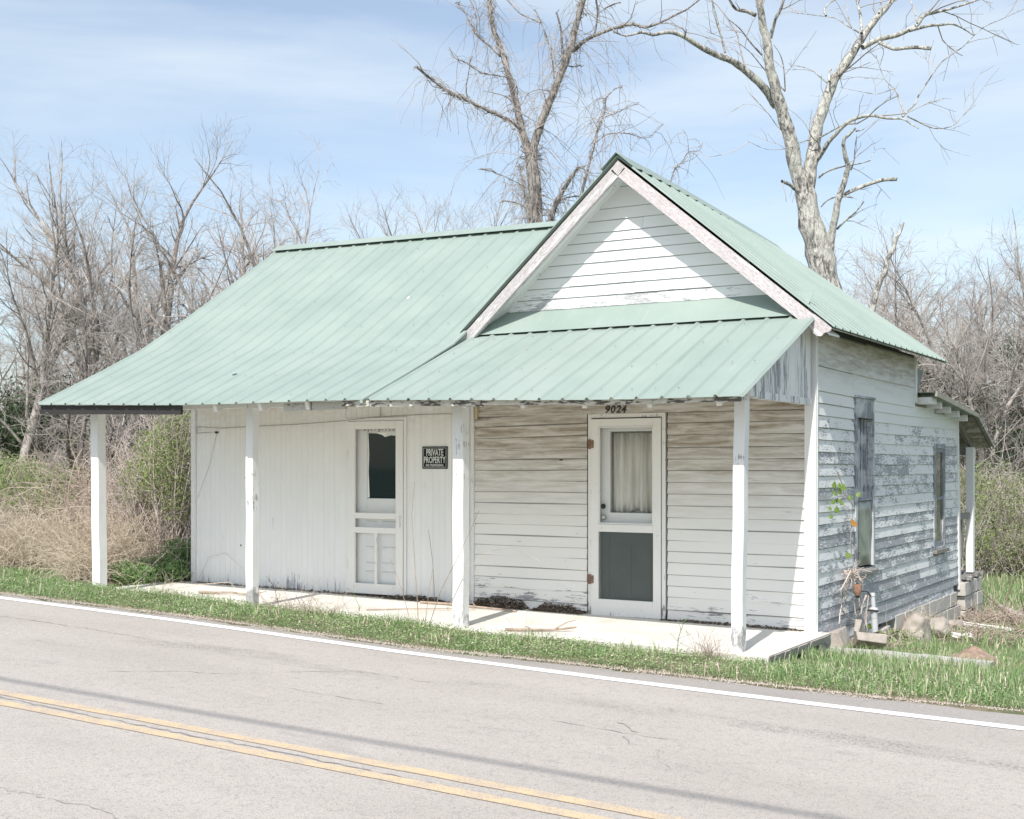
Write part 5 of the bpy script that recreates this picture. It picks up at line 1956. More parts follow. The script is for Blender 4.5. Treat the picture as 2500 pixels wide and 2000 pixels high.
vfine = [
    ([(435, 660), (425, 580), (440, 490), (455, 390)], 9, 5, -.2),
    ([(700, 510), (620, 495), (540, 485), (480, 450), (410, 405), (350, 380), (315, 310)], 9, 5, -.2),
    ([(490, 225), (495, 130), (470, 40), (440, -20)], 10, 6, .2),
    ([(1005, 520), (990, 380), (960, 260), (920, 150), (880, 65)], 11, 7, .2),
    ([(915, 150), (850, 120), (790, 95), (740, 50), (700, 0)], 11, 6, .2),
    ([(1065, 400), (1055, 260), (1045, 170), (1020, 80)], 18, 9, -.2),
    ([(1270, 225), (1290, 110), (1280, -20)], 14, 10, -.2),
    ([(1270, 945), (1340, 890), (1420, 875), (1500, 880), (1600, 910), (1660, 880), (1720, 820)], 9, 3, .2),
    ([(1340, 650), (1400, 590), (1450, 570)], 7, 3, .2),
    ([(1340, 770), (1420, 740), (1500, 700), (1560, 680)], 6, 2, .2),
    ([(1160, 1110), (1230, 1150), (1300, 1160)], 7, 4, -.2),
    ([(1030, 1330), (1090, 1300), (1180, 1290)], 14, 7, -.2),
    ([(940, 1290), (830, 1240), (720, 1180), (600, 1130), (520, 1110)], 9, 3, -.3),
    ([(720, 655), (640, 620), (540, 600)], 5, 3, -.2),
    ([(660, 1320), (760, 1335), (830, 1370)], 9, 12, -.2),
    ([(1330, 60), (1390, 30), (1440, 15)], 10, 8, -.2),
    ([(980, 600), (900, 590), (830, 620), (800, 680)], 7, 3, -.2),
    ([(1770, 1200), (1800, 1110), (1850, 1060), (1890, 1000), (1960, 990), (1985, 930)], 8, 3, 0),
    ([(1890, 1000), (1880, 900), (1850, 850)], 4, 2, 0),
    ([(1180, 430), (1130, 440), (1090, 430)], 9, 9, -.2),
]
vp = [trace(p, c2, VD, a_, b_, S2, dz) for p, a_, b_, dz in vmain]
vf = [trace(p, c2, VD, a_, b_, S2, dz) for p, a_, b_, dz in vfine]
vtw = []
for k, (p, r) in enumerate(vp + vf):
    twigs_on(rg, vtw, p[2:] if len(p) > 4 else p, [min(v, .016) for v in r[2:]] if len(p) > 4 else r, 0,
             [(1.5 if k else 0.4, (0.25, 0.9), (0.5, 1.2), 0.2, -0.01, 5, 0.0048), (2.6, (0.12, 0.4), (0.5, 1.1), 0.2, 0.0, 3, 0.0034)])
# hanging vines: thin strands that fall from the limbs and hug the stems
vines = []
for k, (p, r) in enumerate(vp + vf):
    L = sum(math.dist(p[i], p[i + 1]) for i in range(len(p) - 1))
    thick = k in (0, 1, 2, 7)
    for _ in range(int(L * (36 if k < 4 or k in (6, 7, 8) else 12))):
        i = rg.randrange(len(p) - 1)
        f = rg.random()
        q = tuple(p[i][j] + (p[i + 1][j] - p[i][j]) * f for j in range(3))
        if q[2] < 2.5:
            continue
        rr = r[i]
        if rg.random() < 0.40:      # hugging strand
            s = 1 if rg.random() < .5 else -1
            n_ = 6
            pts = []
            for m in range(n_):
                ii = min(len(p) - 1, max(0, i + s * m))
                pts.append(tuple(p[ii][j] + rg.gauss(0, 1) * (rr * 1.0 + .025) * (1 if j < 2 else .6) for j in range(3)))
            vines.append((pts, [rg.uniform(.003, .0075)] * n_))
        else:
            d = unit((rg.gauss(0, .8), rg.gauss(0, .8), rg.uniform(-.3, .5)))
            Lq = rg.uniform(.3, 2.0) * (1.0 if k in (2, 4, 0) else .65)
            pts, rs_ = wander(rg, q, d, Lq, .0046, .0028, 7, .2, -.36)
            vines.append((pts, rs_))
            if rg.random() < .5:
                twigs_on(rg, vines, pts, rs_, 0, [(3.0, (.1, .5), (.5, 1.2), .25, -.05, 4, .0028)])
link('trunk', tubes_mesh('trunk', vp[:1], 12), M['bark_vine'], vt)
for q in vp[1:]:
    link('limb', tubes_mesh('limb', [q], 9), M['bark_vine'], vt)
for q in vf:
    link('branch', tubes_mesh('branch', [q], 6), M['bark_vine'], vt)
link('twigs', tubes_mesh('twigs', vtw, 3), M['twig'], vt, 'stuff')
link('hanging_vines', tubes_mesh('hanging_vines', vines, 3), M['twig'], vt, 'stuff')

# ---------------- brush, brambles, shrubs
def leaf_cloud(name, centers, count, size, mat, rg_, label=None, cat=None, kind='stuff', parent=None):
    """many small leaf blades spread through ellipsoids (cx,cy,cz,rx,ry,rz)"""
    W = np.array([c[3] * c[4] * c[5] for c in centers])
    ids = rg_.choice(len(centers), size=count, p=W / W.sum())
    C = np.array(centers)[ids]
    u = rg_.normal(size=(count, 3))
    u /= np.linalg.norm(u, axis=1, keepdims=True)
    rr = rg_.random(count)[:, None] ** 0.45
    clump = 1 + .22 * np.sin(u[:, :1] * 7 + C[:, :1]) * np.sin(u[:, 2:3] * 6 + C[:, 1:2])
    P = C[:, :3] + u * rr * clump * C[:, 3:6]
    d1 = rg_.normal(size=(count, 3))
    d1 /= np.linalg.norm(d1, axis=1, keepdims=True)
    d2 = np.cross(d1, rg_.normal(size=(count, 3)))
    d2 /= np.linalg.norm(d2, axis=1, keepdims=True)
    s = size * rg_.uniform(.6, 1.4, size=(count, 1))
    V = np.stack([P - d1 * s, P - d2 * s * .42, P + d1 * s, P + d2 * s * .42], 1).reshape(-1, 3)
    F = np.arange(count * 4).reshape(-1, 4)
    o = link(name, mesh_np(name, V, F), M[mat], parent, kind)
    if label:
        tag(o, label, cat)
    return o

def arcs(rg_, area, n, L, h, r, sides=3, flat=.3):
    """arching canes; area() -> (x,y)"""
    out = []
    for _ in range(n):
        x_, y_ = area()
        z_ = gz(x_, y_) - .03
        az = rg_.uniform(0, 2 * math.pi)
        ln = rg_.uniform(.5, 1.2) * L
        hh = rg_.uniform(.25, 1.0) * h
        pts = []
        m = 7
        wx, wy = rg_.gauss(0, .1), rg_.gauss(0, .1)
        lean = rg_.uniform(.5, 1.6)
        for k in range(m):
            t = k / (m - 1)
            px = x_ + math.cos(az) * ln * t * flat * lean + wx * math.sin(t * 3)
            py = y_ + math.sin(az) * ln * t * flat * lean + wy * math.sin(t * 4)
            pts.append((px + rg_.gauss(0, .012), py + rg_.gauss(0, .012), z_ + hh * math.sin(t * 2.1) * 1.05))
        r_ = rg_.uniform(.6, 1.4) * r
        out.append((pts, [r_ * (1 - .6 * k / (m - 1)) for k in range(m)]))
    return out

def area_px(rg_, x0, x1, d0, d1):
    def f():
        p = at(rg_.uniform(x0, x1), 1135, rg_.uniform(d0, d1))
        return p[0], p[1]
    return f
rb = random.Random(31)
def outside(f, xmin=-8.9):
    def g():
        for _ in range(30):
            x_, y_ = f()
            if x_ < xmin:
                return x_, y_
        return -9.6, 3
    return g
def tangle(rg_, area, n, L, h, r, up=.0, wob=.28, hf=None):
    """canes that wander, arch over and fall back"""
    out = []
    for _ in range(n):
        x_, y_ = area()
        z_ = gz(x_, y_)
        hh = h * (hf(x_, y_) if hf else 1)
        az = rg_.uniform(0, 6.28)
        el = rg_.uniform(-.1, 1.2)
        d = (math.cos(az) * math.cos(el), math.sin(az) * math.cos(el), math.sin(el))
        pts, rs_ = wander(rg_, (x_, y_, z_ + rg_.random() ** 1.5 * hh * .75), d, L * rg_.uniform(.4, 1.2), r * rg_.uniform(.6, 1.4), r * .4, 8, wob, -.13)
        pts = [(p[0], p[1], max(z_ - .02, p[2])) for p in pts]
        out.append((pts, rs_))
    return out
clump = lambda x_, y_: .45 + .75 * (.5 + .5 * math.sin(x_ * 1.7 + 1.1 * math.sin(y_ * 1.3))) * (.5 + .5 * math.sin(y_ * 1.9 + x_ * .6))
thick = tangle(rb, outside(area_px(rb, 130, 440, 18, 21.5)), 2000, 1.7, 1.15, .0055, hf=clump) + tangle(rb, outside(area_px(rb, -80, 200, 18, 22)), 900, 1.3, .45, .005, hf=clump) + arcs(rb, outside(area_px(rb, 120, 420, 18, 21)), 200, 2.2, 1.5, .007, flat=.5)
tag(link('bramble_thicket', tubes_mesh('bramble_thicket', thick, 3), M['straw_pink'], None, 'stuff'), 'tangled pinkish dead bramble canes left of the porch', 'brambles')
dry = tangle(rb, outside(area_px(rb, -80, 470, 16.2, 18.3)), 4200, .9, .38, .0038, wob=.16, hf=clump) + arcs(rb, outside(area_px(rb, -80, 470, 16, 18.4)), 500, 1.3, .8, .0045, flat=.5) + tangle(rb, outside(area_px(rb, 165, 250, 15.0, 15.9), -8.5), 420, .6, .45, .0035)
tag(link('dry_stalks', tubes_mesh('dry_stalks', dry, 3), M['straw'], None, 'stuff'), 'pale dry grass stalks flattened in front of the brambles', 'dry grass')
tag(link('bramble_thicket', tubes_mesh('bramble_thicket', tangle(rb, area_px(rb, 2300, 2750, 27, 30), 2200, 2.4, 2.2, .009), 3), M['twig_pale'], None, 'stuff'), 'tangled dead canes among green brush behind the rear porch', 'brambles')
rn = np.random.default_rng(5)
def cen(px, py, dp, rx__, ry__, rz__):
    p = at(px, py, dp)
    return (p[0], p[1], p[2], rx__, ry__, rz__)
# leafing green shrub by the left house corner
def shrub(name, label, cs, nleaf, size, mat, nst, hgt):
    t = thing(name, label, 'shrub')
    leaf_cloud('foliage', cs, nleaf, size, mat, rn, parent=t)
    st = []
    for c in cs:
        for _ in range(nst):
            x_, y_ = c[0] + rb.gauss(0, c[3] * .25), c[1] + rb.gauss(0, c[4] * .25)
            z_ = gz(x_, y_)
            top = (c[0] + rb.gauss(0, c[3] * .5), c[1] + rb.gauss(0, c[4] * .5), c[2] + rb.uniform(0, c[5]))
            v = tuple(top[i] - (x_, y_, z_)[i] for i in range(3))
            L = math.sqrt(sum(q * q for q in v))
            pp, rr = wander(rb, (x_, y_, z_), unit(v), L, .012, .004, 7, .09, 0)
            st.append((pp, rr))
            twigs_on(rb, st, pp, rr, 0, [(3.5, (.2, .6), (.4, 1), .2, .03, 4, .004), (4, (.1, .3), (.4, 1), .2, .02, 3, .003)])
    link('stems', tubes_mesh('stems', st, 3), M['twig_pink'], t)
    return t
shrub('green_shrub', 'tall shrub in fresh pale green leaf against the left house corner', [cen(405, 1130, 17.2, .42, .4, .55), cen(350, 1180, 17.4, .36, .4, .42), cen(430, 1050, 17.4, .30, .35, .42), cen(440, 1220, 17.2, .3, .35, .40), cen(370, 1090, 17.6, .25, .3, .25)], 9000, .020, 'leaf_spring', 26, 1.6)
shrub('green_shrub', 'low dark green shrub behind the left end of the slab', [cen(320, 1400, 16.0, .40, .3, .17), cen(400, 1390, 16.3, .40, .3, .2), cen(445, 1350, 16.6, .28, .3, .22)], 5200, .022, 'grass_a', 8, .5)
shrub('weedy_shrub', 'faded green weedy growth at the left edge behind the dry grass', [cen(40, 1180, 19.5, 1.0, .8, .42), cen(-50, 1160, 20, .9, .7, .45), cen(140, 1190, 20, .8, .5, .40), cen(90, 1230, 18.8, .8, .5, .25)], 11000, .022, 'leaf_spring', 12, .7)
for lab, cs, nl, mt in (
        ('olive green brush right of the rear porch post', [cen(2450, 1270, 26, 1.2, .9, 1.0), cen(2405, 1230, 26.5, .9, .9, .9), cen(2425, 1340, 25.5, .8, .7, .5)], 8500, 'leaf_spring'),
        ('olive green brush at the right edge of the photo', [cen(2515, 1260, 26, 1.0, .8, 1.05), cen(2600, 1250, 26.5, 1.1, .8, 1.0), cen(2500, 1345, 25.5, .9, .6, .5)], 7500, 'leaf_spring'),
        ('green brush seen through the open rear porch', [cen(2365, 1320, 25, .5, .5, .75), cen(2350, 1220, 26, .6, .5, .8)], 5500, 'leaf_spring')):
    shrub('brush', lab, cs, nl, .026, mt, 40, 1.5)
# evergreen undergrowth
leaf_cloud('evergreen_undergrowth', [cen(x_, 1040 + rb.uniform(-40, 40), dp, 1.1, 1.0, .9) for x_, dp in ((-60, 26), (40, 27), (130, 26), (210, 26), (290, 25), (360, 26), (430, 26), (80, 29), (250, 29), (400, 29), (480, 27))], 26000, .05, 'leaf_dark', rn, 'dark evergreen undergrowth among the trunks of the left wood', 'undergrowth')
leaf_cloud('evergreen_undergrowth', [cen(x_, y_, dp, .7, .7, .55) for x_, y_, dp in ((2320, 1020, 30), (2390, 980, 31), (2440, 1080, 29), (2500, 1010, 30), (2340, 1110, 29), (2520, 1110, 29), (2290, 1060, 31), (2470, 870, 32), (2260, 930, 31), (2420, 1150, 28.5))], 9000, .045, 'leaf_dark', rn, 'dark evergreen undergrowth in the wood behind the rear porch', 'undergrowth')

# ---------------- grass
def in_house(X, Y):
    return ((X > -8.4) & (X < 0.17) & (Y > -1.72) & (Y < 6.3)) | ((X > -0.1) & (X < .12) & (Y > 0) & (Y < 7.6)) | ((X > -8.2) & (X < 0.1) & (Y > 0) & (Y < 7.5))
def blades(name, X, Y, h, w, mats, lean=.5, label=None, probs=None, parent=None, curl=.5):
    n = len(X)
    Z = ground_z(X, Y) - .01
    az = RNG.uniform(0, 2 * np.pi, n)
    ln = RNG.uniform(0.1, 1.0, n) * lean
    dx, dy = np.cos(az), np.sin(az)
    az2 = RNG.uniform(0, 2 * np.pi, n)
    wx, wy = np.cos(az2) * w, np.sin(az2) * w
    H_ = h
    b0 = np.stack([X - wx, Y - wy, Z], -1)
    b1 = np.stack([X + wx, Y + wy, Z], -1)
    mxp = np.stack([X + dx * ln * H_ * .35, Y + dy * ln * H_ * .35, Z + H_ * .6], -1)
    o_ = np.stack([wx, wy, 0 * wx], -1) * .8
    tip = np.stack([X + dx * ln * H_, Y + dy * ln * H_, Z + H_ * (1 - ln * curl)], -1)
    V = np.stack([b0, b1, mxp + o_, mxp - o_, tip], 1).reshape(-1, 3)
    k = np.arange(n) * 5
    tri = np.concatenate([np.stack([k, k + 1, k + 2], -1), np.stack([k, k + 2, k + 3], -1), np.stack([k + 3, k + 2, k + 4], -1)])
    mi = RNG.choice(len(mats), size=n, p=probs)
    MI = np.concatenate([mi, mi, mi])
    o = link(name, mesh_np(name, V, tri, False, MI), [M[m] for m in mats], parent, 'stuff')
    if label:
        tag(o, label, 'grass')
    return o
def scatter(x0, x1, y0, y1, n, cond=None):
    X = RNG.uniform(x0, x1, n)
    Y = RNG.uniform(y0, y1, n)
    # clumpy: reject by a low frequency field
    f = .5 + .5 * np.sin(X * 2.3 + 1.3 * np.sin(Y * 1.9)) * np.sin(Y * 2.9 + X * .7)
    keep = RNG.random(n) < (.55 + .45 * f)
    keep &= ~in_house(X, Y)
    if cond is not None:
        keep &= cond(X, Y)
    return X[keep], Y[keep]
edge_np = lambda X: np.interp(X, [-60, -7.4, -5.3, -2.6, -.7, .2, 1.2, 2.3, 60], [-2.75, -2.86, -2.83, -2.93, -2.74, -2.68, -2.60, -2.46, -2.4])
off_road = lambda X, Y: Y > edge_np(X) + .02 * np.sin(X * 9) + RNG.normal(0, .02, len(X))
X, Y = scatter(-10.5, 4.5, -3.0, -1.5, 62000, off_road)
d_ = np.clip((Y - edge_np(X)) / .5, .3, 1)
blades('verge_grass', X, Y, RNG.uniform(.012, .05, len(X)) * d_ * (.45 + .8 * (.5 + .5 * np.sin(X * 2.1 + 2 * np.sin(X * .9)) * np.sin(Y * 5 + X))), RNG.uniform(.0018, .0042, len(X)), ['grass_a', 'grass_b', 'straw', 'straw_pink'], .9, 'short mixed green grass along the road verge before the porch', [.34, .46, .14, .06])
X, Y = scatter(-10.5, 4.5, -2.7, -1.72, 9000, lambda X, Y: off_road(X, Y) & (np.sin(X * 3.7 + 1.5 * np.sin(Y * 4)) * np.sin(X * 1.3 + 2) > .25))
blades('verge_tufts', X, Y, RNG.uniform(.06, .16, len(X)), RNG.uniform(.002, .004, len(X)), ['grass_a', 'grass_b', 'straw'], .8, 'taller ragged green tufts standing in the verge', [.45, .3, .25])
# small round weed leaves among the verge grass
def weed_leaves(name, X, Y, hmax, size, mats, probs, label):
    n = len(X)
    Z = ground_z(X, Y) + RNG.uniform(.01, hmax, n)
    P = np.stack([X, Y, Z], -1)
    nrm = np.stack([RNG.normal(0, .5, n), RNG.normal(0, .5, n), np.ones(n)], -1)
    nrm /= np.linalg.norm(nrm, axis=1, keepdims=True)
    a_ = np.cross(nrm, RNG.normal(size=(n, 3)))
    a_ /= np.linalg.norm(a_, axis=1, keepdims=True)
    b_ = np.cross(nrm, a_)
    s = (size * RNG.uniform(.5, 1.4, n))[:, None]
    V = np.stack([P - a_ * s, P - b_ * s * .7, P + a_ * s, P + b_ * s * .7], 1).reshape(-1, 3)
    mi = RNG.choice(len(mats), size=n, p=probs)
    o = link(name, mesh_np(name, V, np.arange(n * 4).reshape(-1, 4), False, mi), [M[m] for m in mats], None, 'stuff')
    tag(o, label, 'weeds')
X, Y = scatter(-10.5, 4.5, -3.0, -1.6, 78000, off_road)
weed_leaves('verge_weeds', X, Y, .05, .0085, ['grass_a', 'grass_b', 'straw_pink'], [.45, .45, .10], 'tiny leafy weeds mixed through the verge grass before the porch')
# right yard
X, Y = scatter(0.05, 9, -2.6, 3.0, 56000, lambda X, Y: off_road(X, Y) & ((X - 1.33) ** 2 + (Y - .62) ** 2 > .10))
blades('yard_grass', X, Y, RNG.uniform(.03, .14, len(X)), RNG.uniform(.0022, .0045, len(X)), ['grass_a', 'grass_b', 'straw'], .7, 'longer green grass of the side yard right of the house', [.42, .44, .14])
X, Y = scatter(0.05, 18, 3.0, 26, 80000)
blades('yard_grass', X, Y, RNG.uniform(.08, .24, len(X)), RNG.uniform(.004, .008, len(X)), ['grass_a', 'grass_b', 'straw'], .7, 'green grass of the back yard beyond the rear porch', [.55, .33, .12])
X, Y = scatter(-12, 0.05, 7.7, 27, 60000)
blades('back_grass', X, Y, RNG.uniform(.08, .24, len(X)), RNG.uniform(.004, .008, len(X)), ['grass_a', 'grass_b', 'straw'], .7, 'green grass behind the house towards the wood', [.5, .36, .14])
# left yard
X, Y = scatter(-20, -8.3, -2.9, 1.5, 64000, off_road)
blades('left_grass', X, Y, RNG.uniform(.02, .09, len(X)), RNG.uniform(.003, .006, len(X)), ['grass_a', 'grass_b', 'straw'], .9, 'green grass and weeds left of the porch beside the road', [.55, .35, .10])
X, Y = scatter(-28, -9.2, 1.0, 14, 60000)
blades('bank_grass', X, Y, RNG.uniform(.08, .38, len(X)), RNG.uniform(.004, .008, len(X)), ['grass_b', 'straw', 'straw_pink', 'grass_a'], .9, 'faded mixed grass on the bank rising behind the left brambles', [.2, .42, .23, .15])
# leaf scraps and straw along the asphalt edge
X = RNG.uniform(-10, 4.5, 5000)
Y = edge_np(X) + RNG.normal(0, .035, len(X)) + .02
blades('edge_straw', X, Y, RNG.uniform(.01, .035, len(X)), RNG.uniform(.002, .004, len(X)), ['straw_pink', 'straw'], 2.2, 'brown dry straw scraps along the asphalt edge', [.6, .4], curl=.9)
X = RNG.uniform(-10, 4.5, 3800)
Y = edge_np(X) - np.abs(RNG.normal(0, .06, len(X))) * (.4 + .9 * (np.sin(X * 5.3 + 2 * np.sin(X * 1.7)) > 0))
gv, gf = [], []
for x_, y_ in zip(X, Y):
    r_ = random.uniform(.003, .009)
    z_ = road_z(x_)
    b0 = len(gv)
    gv += [(x_ - r_, y_ - r_ * .7, z_), (x_ + r_, y_ - r_ * .5, z_), (x_ + r_ * .4, y_ + r_, z_), (x_, y_, z_ + r_ * .9)]
    gf += [(b0, b0 + 1, b0 + 3), (b0 + 1, b0 + 2, b0 + 3), (b0 + 2, b0, b0 + 3)]
tag(link('roadside_gravel', mesh_py('roadside_gravel', gv, gf), M['stone'], None, 'stuff'), 'loose grit and gravel spilled along the asphalt edge', 'gravel')
# far side verge behind the camera
X, Y = scatter(-10, 12, -13, -9.3, 14000)
blades('far_verge_grass', X, Y, RNG.uniform(.04, .1, len(X)), RNG.uniform(.004, .007, len(X)), ['grass_a', 'grass_b'], .8, 'short green grass on the opposite road verge', [.6, .4])

# ---------------- dry tufts, canes, weeds at the porch edge
def tuft(name, x_, y_, n, h, spread, mat, label, r=.0022, lean=.5, z=None):
    out = []
    for _ in range(n):
        sx, sy = x_ + rb.gauss(0, spread), y_ + rb.gauss(0, spread * .5)
        zz = gz(sx, sy) if z is None else z
        d = unit((rb.gauss(0, lean), rb.gauss(0, lean), 1))
        out.append(wander(rb, (sx, sy, zz - .01), d, h * rb.uniform(.4, 1.1), r, r * .5, 6, .22, -.08))
    return tag(link(name, tubes_mesh(name, out, 3), M[mat], None, None), label, 'plant')
tuft('dry_tuft', -4.62, -1.86, 140, .42, .22, 'straw_pink', 'sprawling dry brown grass tuft on the slab edge before the left door', .0022, .9)
tuft('dry_tuft', -5.25, -1.85, 26, .35, .12, 'straw_pink', 'thin dry grass tuft just right of the second post foot', .002, .7)
tuft('dry_tuft', -.33, -1.80, 70, .30, .07, 'stick', 'reddish brown dry tuft at the foot of the corner post', .0022, .5)
tuft('dry_tuft', -6.7, -1.82, 34, .32, .1, 'straw', 'sparse dry grass wisps on the slab edge left of the second post', .002, .5)
tuft('dry_tuft', -2.1, -1.85, 12, .40, .06, 'straw', 'few dry stalks leaning before the right door', .002, .35)
tuft('dry_tuft', .20, 3.25, 60, .30, .12, 'straw', 'dead straw caught on top of the upright boulder', .0022, .8, z=gz(.2, 3.25) + .28)
def cane(pts, r, label, mat='stick', name='cane', tw=0):
    P = [tuple(p) for p in pts]
    polys = [(P, [r * (1 - .5 * k / (len(P) - 1)) for k in range(len(P))])]
    if tw:
        twigs_on(rb, polys, P, polys[0][1], 0, [(tw, (.04, .12), (.5, 1.1), .2, 0, 3, r * .5)])
    return tag(link(name, tubes_mesh(name, polys, 4), M[mat]), label, 'plant')
cane([(-3.28, -1.84, -.03), (-3.33, -1.80, .35), (-3.38, -1.78, .75), (-3.42, -1.76, 1.1), (-3.40, -1.74, 1.42)], .0055, 'tallest thin red cane standing left of the middle post')
cane([(-3.35, -1.84, -.03), (-3.45, -1.8, .2), (-3.58, -1.78, .5), (-3.66, -1.78, .66)], .0042, 'short bent cane leaning left beside the tallest cane')
cane([(-3.22, -1.84, -.03), (-3.2, -1.8, .3), (-3.16, -1.78, .58)], .0038, 'short upright cane between the tallest cane and the middle post')
cane([(-3.18, -1.86, -.03), (-3.02, -1.84, .4), (-2.82, -1.82, .75), (-2.62, -1.8, 1.15)], .005, 'thin dark cane crossing in front of the middle post foot')
cane([(-2.86, -1.84, -.03), (-2.78, -1.8, .25), (-2.62, -1.8, .62)], .0038, 'pale stalk leaning right of the middle post foot', 'straw')
cane([(-2.95, -1.84, .2), (-2.75, -1.8, .62), (-2.5, -1.78, .78), (-2.25, -1.77, .82), (-1.98, -1.76, .70)], .0028, 'long arching seed stalk bowing right of the middle post', 'straw', tw=4)
cane([(-4.28, -.12, .06), (-4.33, -.09, .5), (-4.40, -.07, .85)], .0045, 'thin reddish stem leaning on the wall right of the left door')
cane([(-4.98, -1.86, -.02), (-5.05, -1.84, .18), (-5.12, -1.82, .32), (-5.22, -1.8, .40)], .005, 'dried seed-head weed stalk in front of the left door', 'litter', tw=26)
cane([(-.58, -1.9, -.05), (-.57, -1.88, .12), (-.53, -1.86, .26)], .004, 'small green flowering weed stalk before the siding', 'grass_a', tw=30)
cane([(-3.95, -1.9, -.02), (-3.97, -1.88, .2), (-4.08, -1.86, .34)], .004, 'spindly green weed stalk at the slab edge right of the dry tuft', 'grass_a', tw=22)
cane([(-7.98, -.05, .10), (-7.78, -.05, .42), (-7.5, -.05, .48), (-7.2, -.06, .30), (-7.05, -.07, .12)], .003, 'arched dead vine lying against the left end of the wall', 'straw')
cane([(-7.6, -.9, .09), (-7.2, -.8, .16), (-6.8, -.7, .2), (-6.7, -.7, .12)], .005, 'curled pale vine on the slab by the left wall', 'straw')

# sticks and litter on the slab
def stick(pts, r, label, forks=1):
    P = [tuple(p) for p in pts]
    polys = [(P, [r * (1 - .45 * k / (len(P) - 1)) for k in range(len(P))])]
    for _ in range(forks):
        i = rb.randrange(1, len(P) - 1)
        q, rr = wander(rb, P[i], unit((rb.gauss(0, 1), rb.gauss(0, 1), .15)), r * 14, r * .5, r * .2, 4, .2, 0)
        polys.append((q, rr))
    return tag(link('stick', tubes_mesh('stick', polys, 6), M['stick']), label, 'stick')
def sz(x_):
    return slab_z(x_) + .018
stick([(-7.02, -.98, sz(-7)), (-6.8, -.96, sz(-7)), (-6.6, -.90, sz(-7) + .01), (-6.4, -.86, sz(-6.4)), (-6.22, -.84, sz(-6.2))], .017, 'thick brown stick lying on the slab left of the second post', 2)
stick([(-2.42, -1.66, sz(-2)), (-2.2, -1.55, sz(-2)), (-2.02, -1.45, sz(-2)), (-1.86, -1.30, sz(-2) + .02)], .016, 'peeling stick at the slab edge before the right door', 2)
stick([(-4.35, -.30, sz(-4)), (-4.0, -.28, sz(-4)), (-3.6, -.33, sz(-3.6)), (-3.3, -.36, sz(-3.3)), (-3.05, -.40, sz(-3))], .016, 'long dark stick lying along the wall foot behind the middle post', 3)
stick([(-4.4, -1.2, sz(-4)), (-4.1, -.9, sz(-4)), (-3.75, -.66, sz(-4)), (-3.5, -.5, sz(-3.5))], .008, 'thin curved twig on the slab left of the middle post', 1)
def litter(name, x0, x1, y0, y1, n, hmax, label):
    n = int(n)
    X = np.clip(RNG.normal(0, .28, n), -.5, .5) + .5
    X = x0 + (x1 - x0) * RNG.random(n)
    env = np.clip(np.sin((X - x0) / (x1 - x0) * np.pi) * 1.3 + .25 * np.sin(X * 23), .1, 1)
    u = RNG.random(n) ** 1.3
    Y = y1 - (y1 - y0) * u
    Z = slab_z(X) + RNG.random(n) * hmax * env * (1 - u) + .004
    P = np.stack([X, Y, Z], -1)
    a_ = RNG.normal(size=(n, 3)) * np.array([1, 1, .45])
    a_ /= np.linalg.norm(a_, axis=1, keepdims=True)
    b_ = np.cross(a_, RNG.normal(size=(n, 3)))
    b_ /= np.linalg.norm(b_, axis=1, keepdims=True)
    s = RNG.uniform(.006, .02, n)[:, None]
    V = np.stack([P - a_ * s, P - b_ * s * .45, P + a_ * s, P + b_ * s * .45], 1).reshape(-1, 3)
    mi = RNG.choice(2, size=n, p=[.75, .25])
    o = link(name, mesh_np(name, V, np.arange(n * 4).reshape(-1, 4), False, mi), [M['litter'], M['stick']], None, 'stuff')
    tag(o, label, 'leaf litter')
litter('leaf_litter', -3.82, -3.12, -.17, -.025, 2600, .12, 'dark drift of dead leaves at the wall foot right of the middle post')
litter('leaf_litter', -3.05, -2.42, -.15, -.025, 2200, .08, 'dark drift of dead leaves at the wall foot beside the right door')
litter('leaf_litter', -4.98, -4.2, -.15, -.03, 1400, .05, 'thin scatter of leaf litter at the foot of the left door')
litter('leaf_litter', -1.55, -.1, -.10, -.025, 900, .02, 'thin line of dirt and leaves below the siding right of the right door')
litter('leaf_litter', -8.0, -3.9, -.10, -.02, 1200, .018, 'thin line of dirt along the foot of the vertical-board wall')

# debris at the right
stk = []
for k in range(46):
    p = at(rb.uniform(2345, 2520), 1135, rb.uniform(15.6, 18.4))
    z_ = gz(p[0], p[1])
    d = unit((rb.gauss(0, 1), rb.gauss(0, 1), rb.uniform(0, .35)))
    stk.append(wander(rb, (p[0], p[1], z_ + rb.uniform(0, .12)), d, rb.uniform(.3, 1.3), rb.uniform(.006, .018), .004, 5, .12, -.02))
tag(link('brush_pile', tubes_mesh('brush_pile', stk, 4), M['stick'], None, 'stuff'), 'scattered fallen branches in the grass beyond the rear porch', 'branches')
def straw_heap(px, dp, n, h, sp, label):
    p = at(px, 1135, dp)
    out = []
    for _ in range(n):
        x_, y_ = p[0] + rb.gauss(0, sp), p[1] + rb.gauss(0, sp)
        out.append(wander(rb, (x_, y_, gz(x_, y_) + rb.uniform(0, h)), unit((rb.gauss(0, 1), rb.gauss(0, 1), rb.gauss(0, .35))), rb.uniform(.15, .5), .004, .002, 4, .3, -.06))
    tag(link('straw_heap', tubes_mesh('straw_heap', out, 3), M['straw_pink'], None, 'stuff'), label, 'straw')
straw_heap(2450, 17.2, 500, .22, .28, 'heap of reddish dead straw in the grass beyond the rear porch')
straw_heap(2380, 15.6, 380, .08, .28, 'flat reddish straw scatter before the concrete blocks at right')
straw_heap(2140, 13.0, 160, .04, .14, 'small straw scatter at the foot of the grey pipe')
P0 = at(2375, 1135, 16.4)
z_ = gz(P0[0], P0[1])
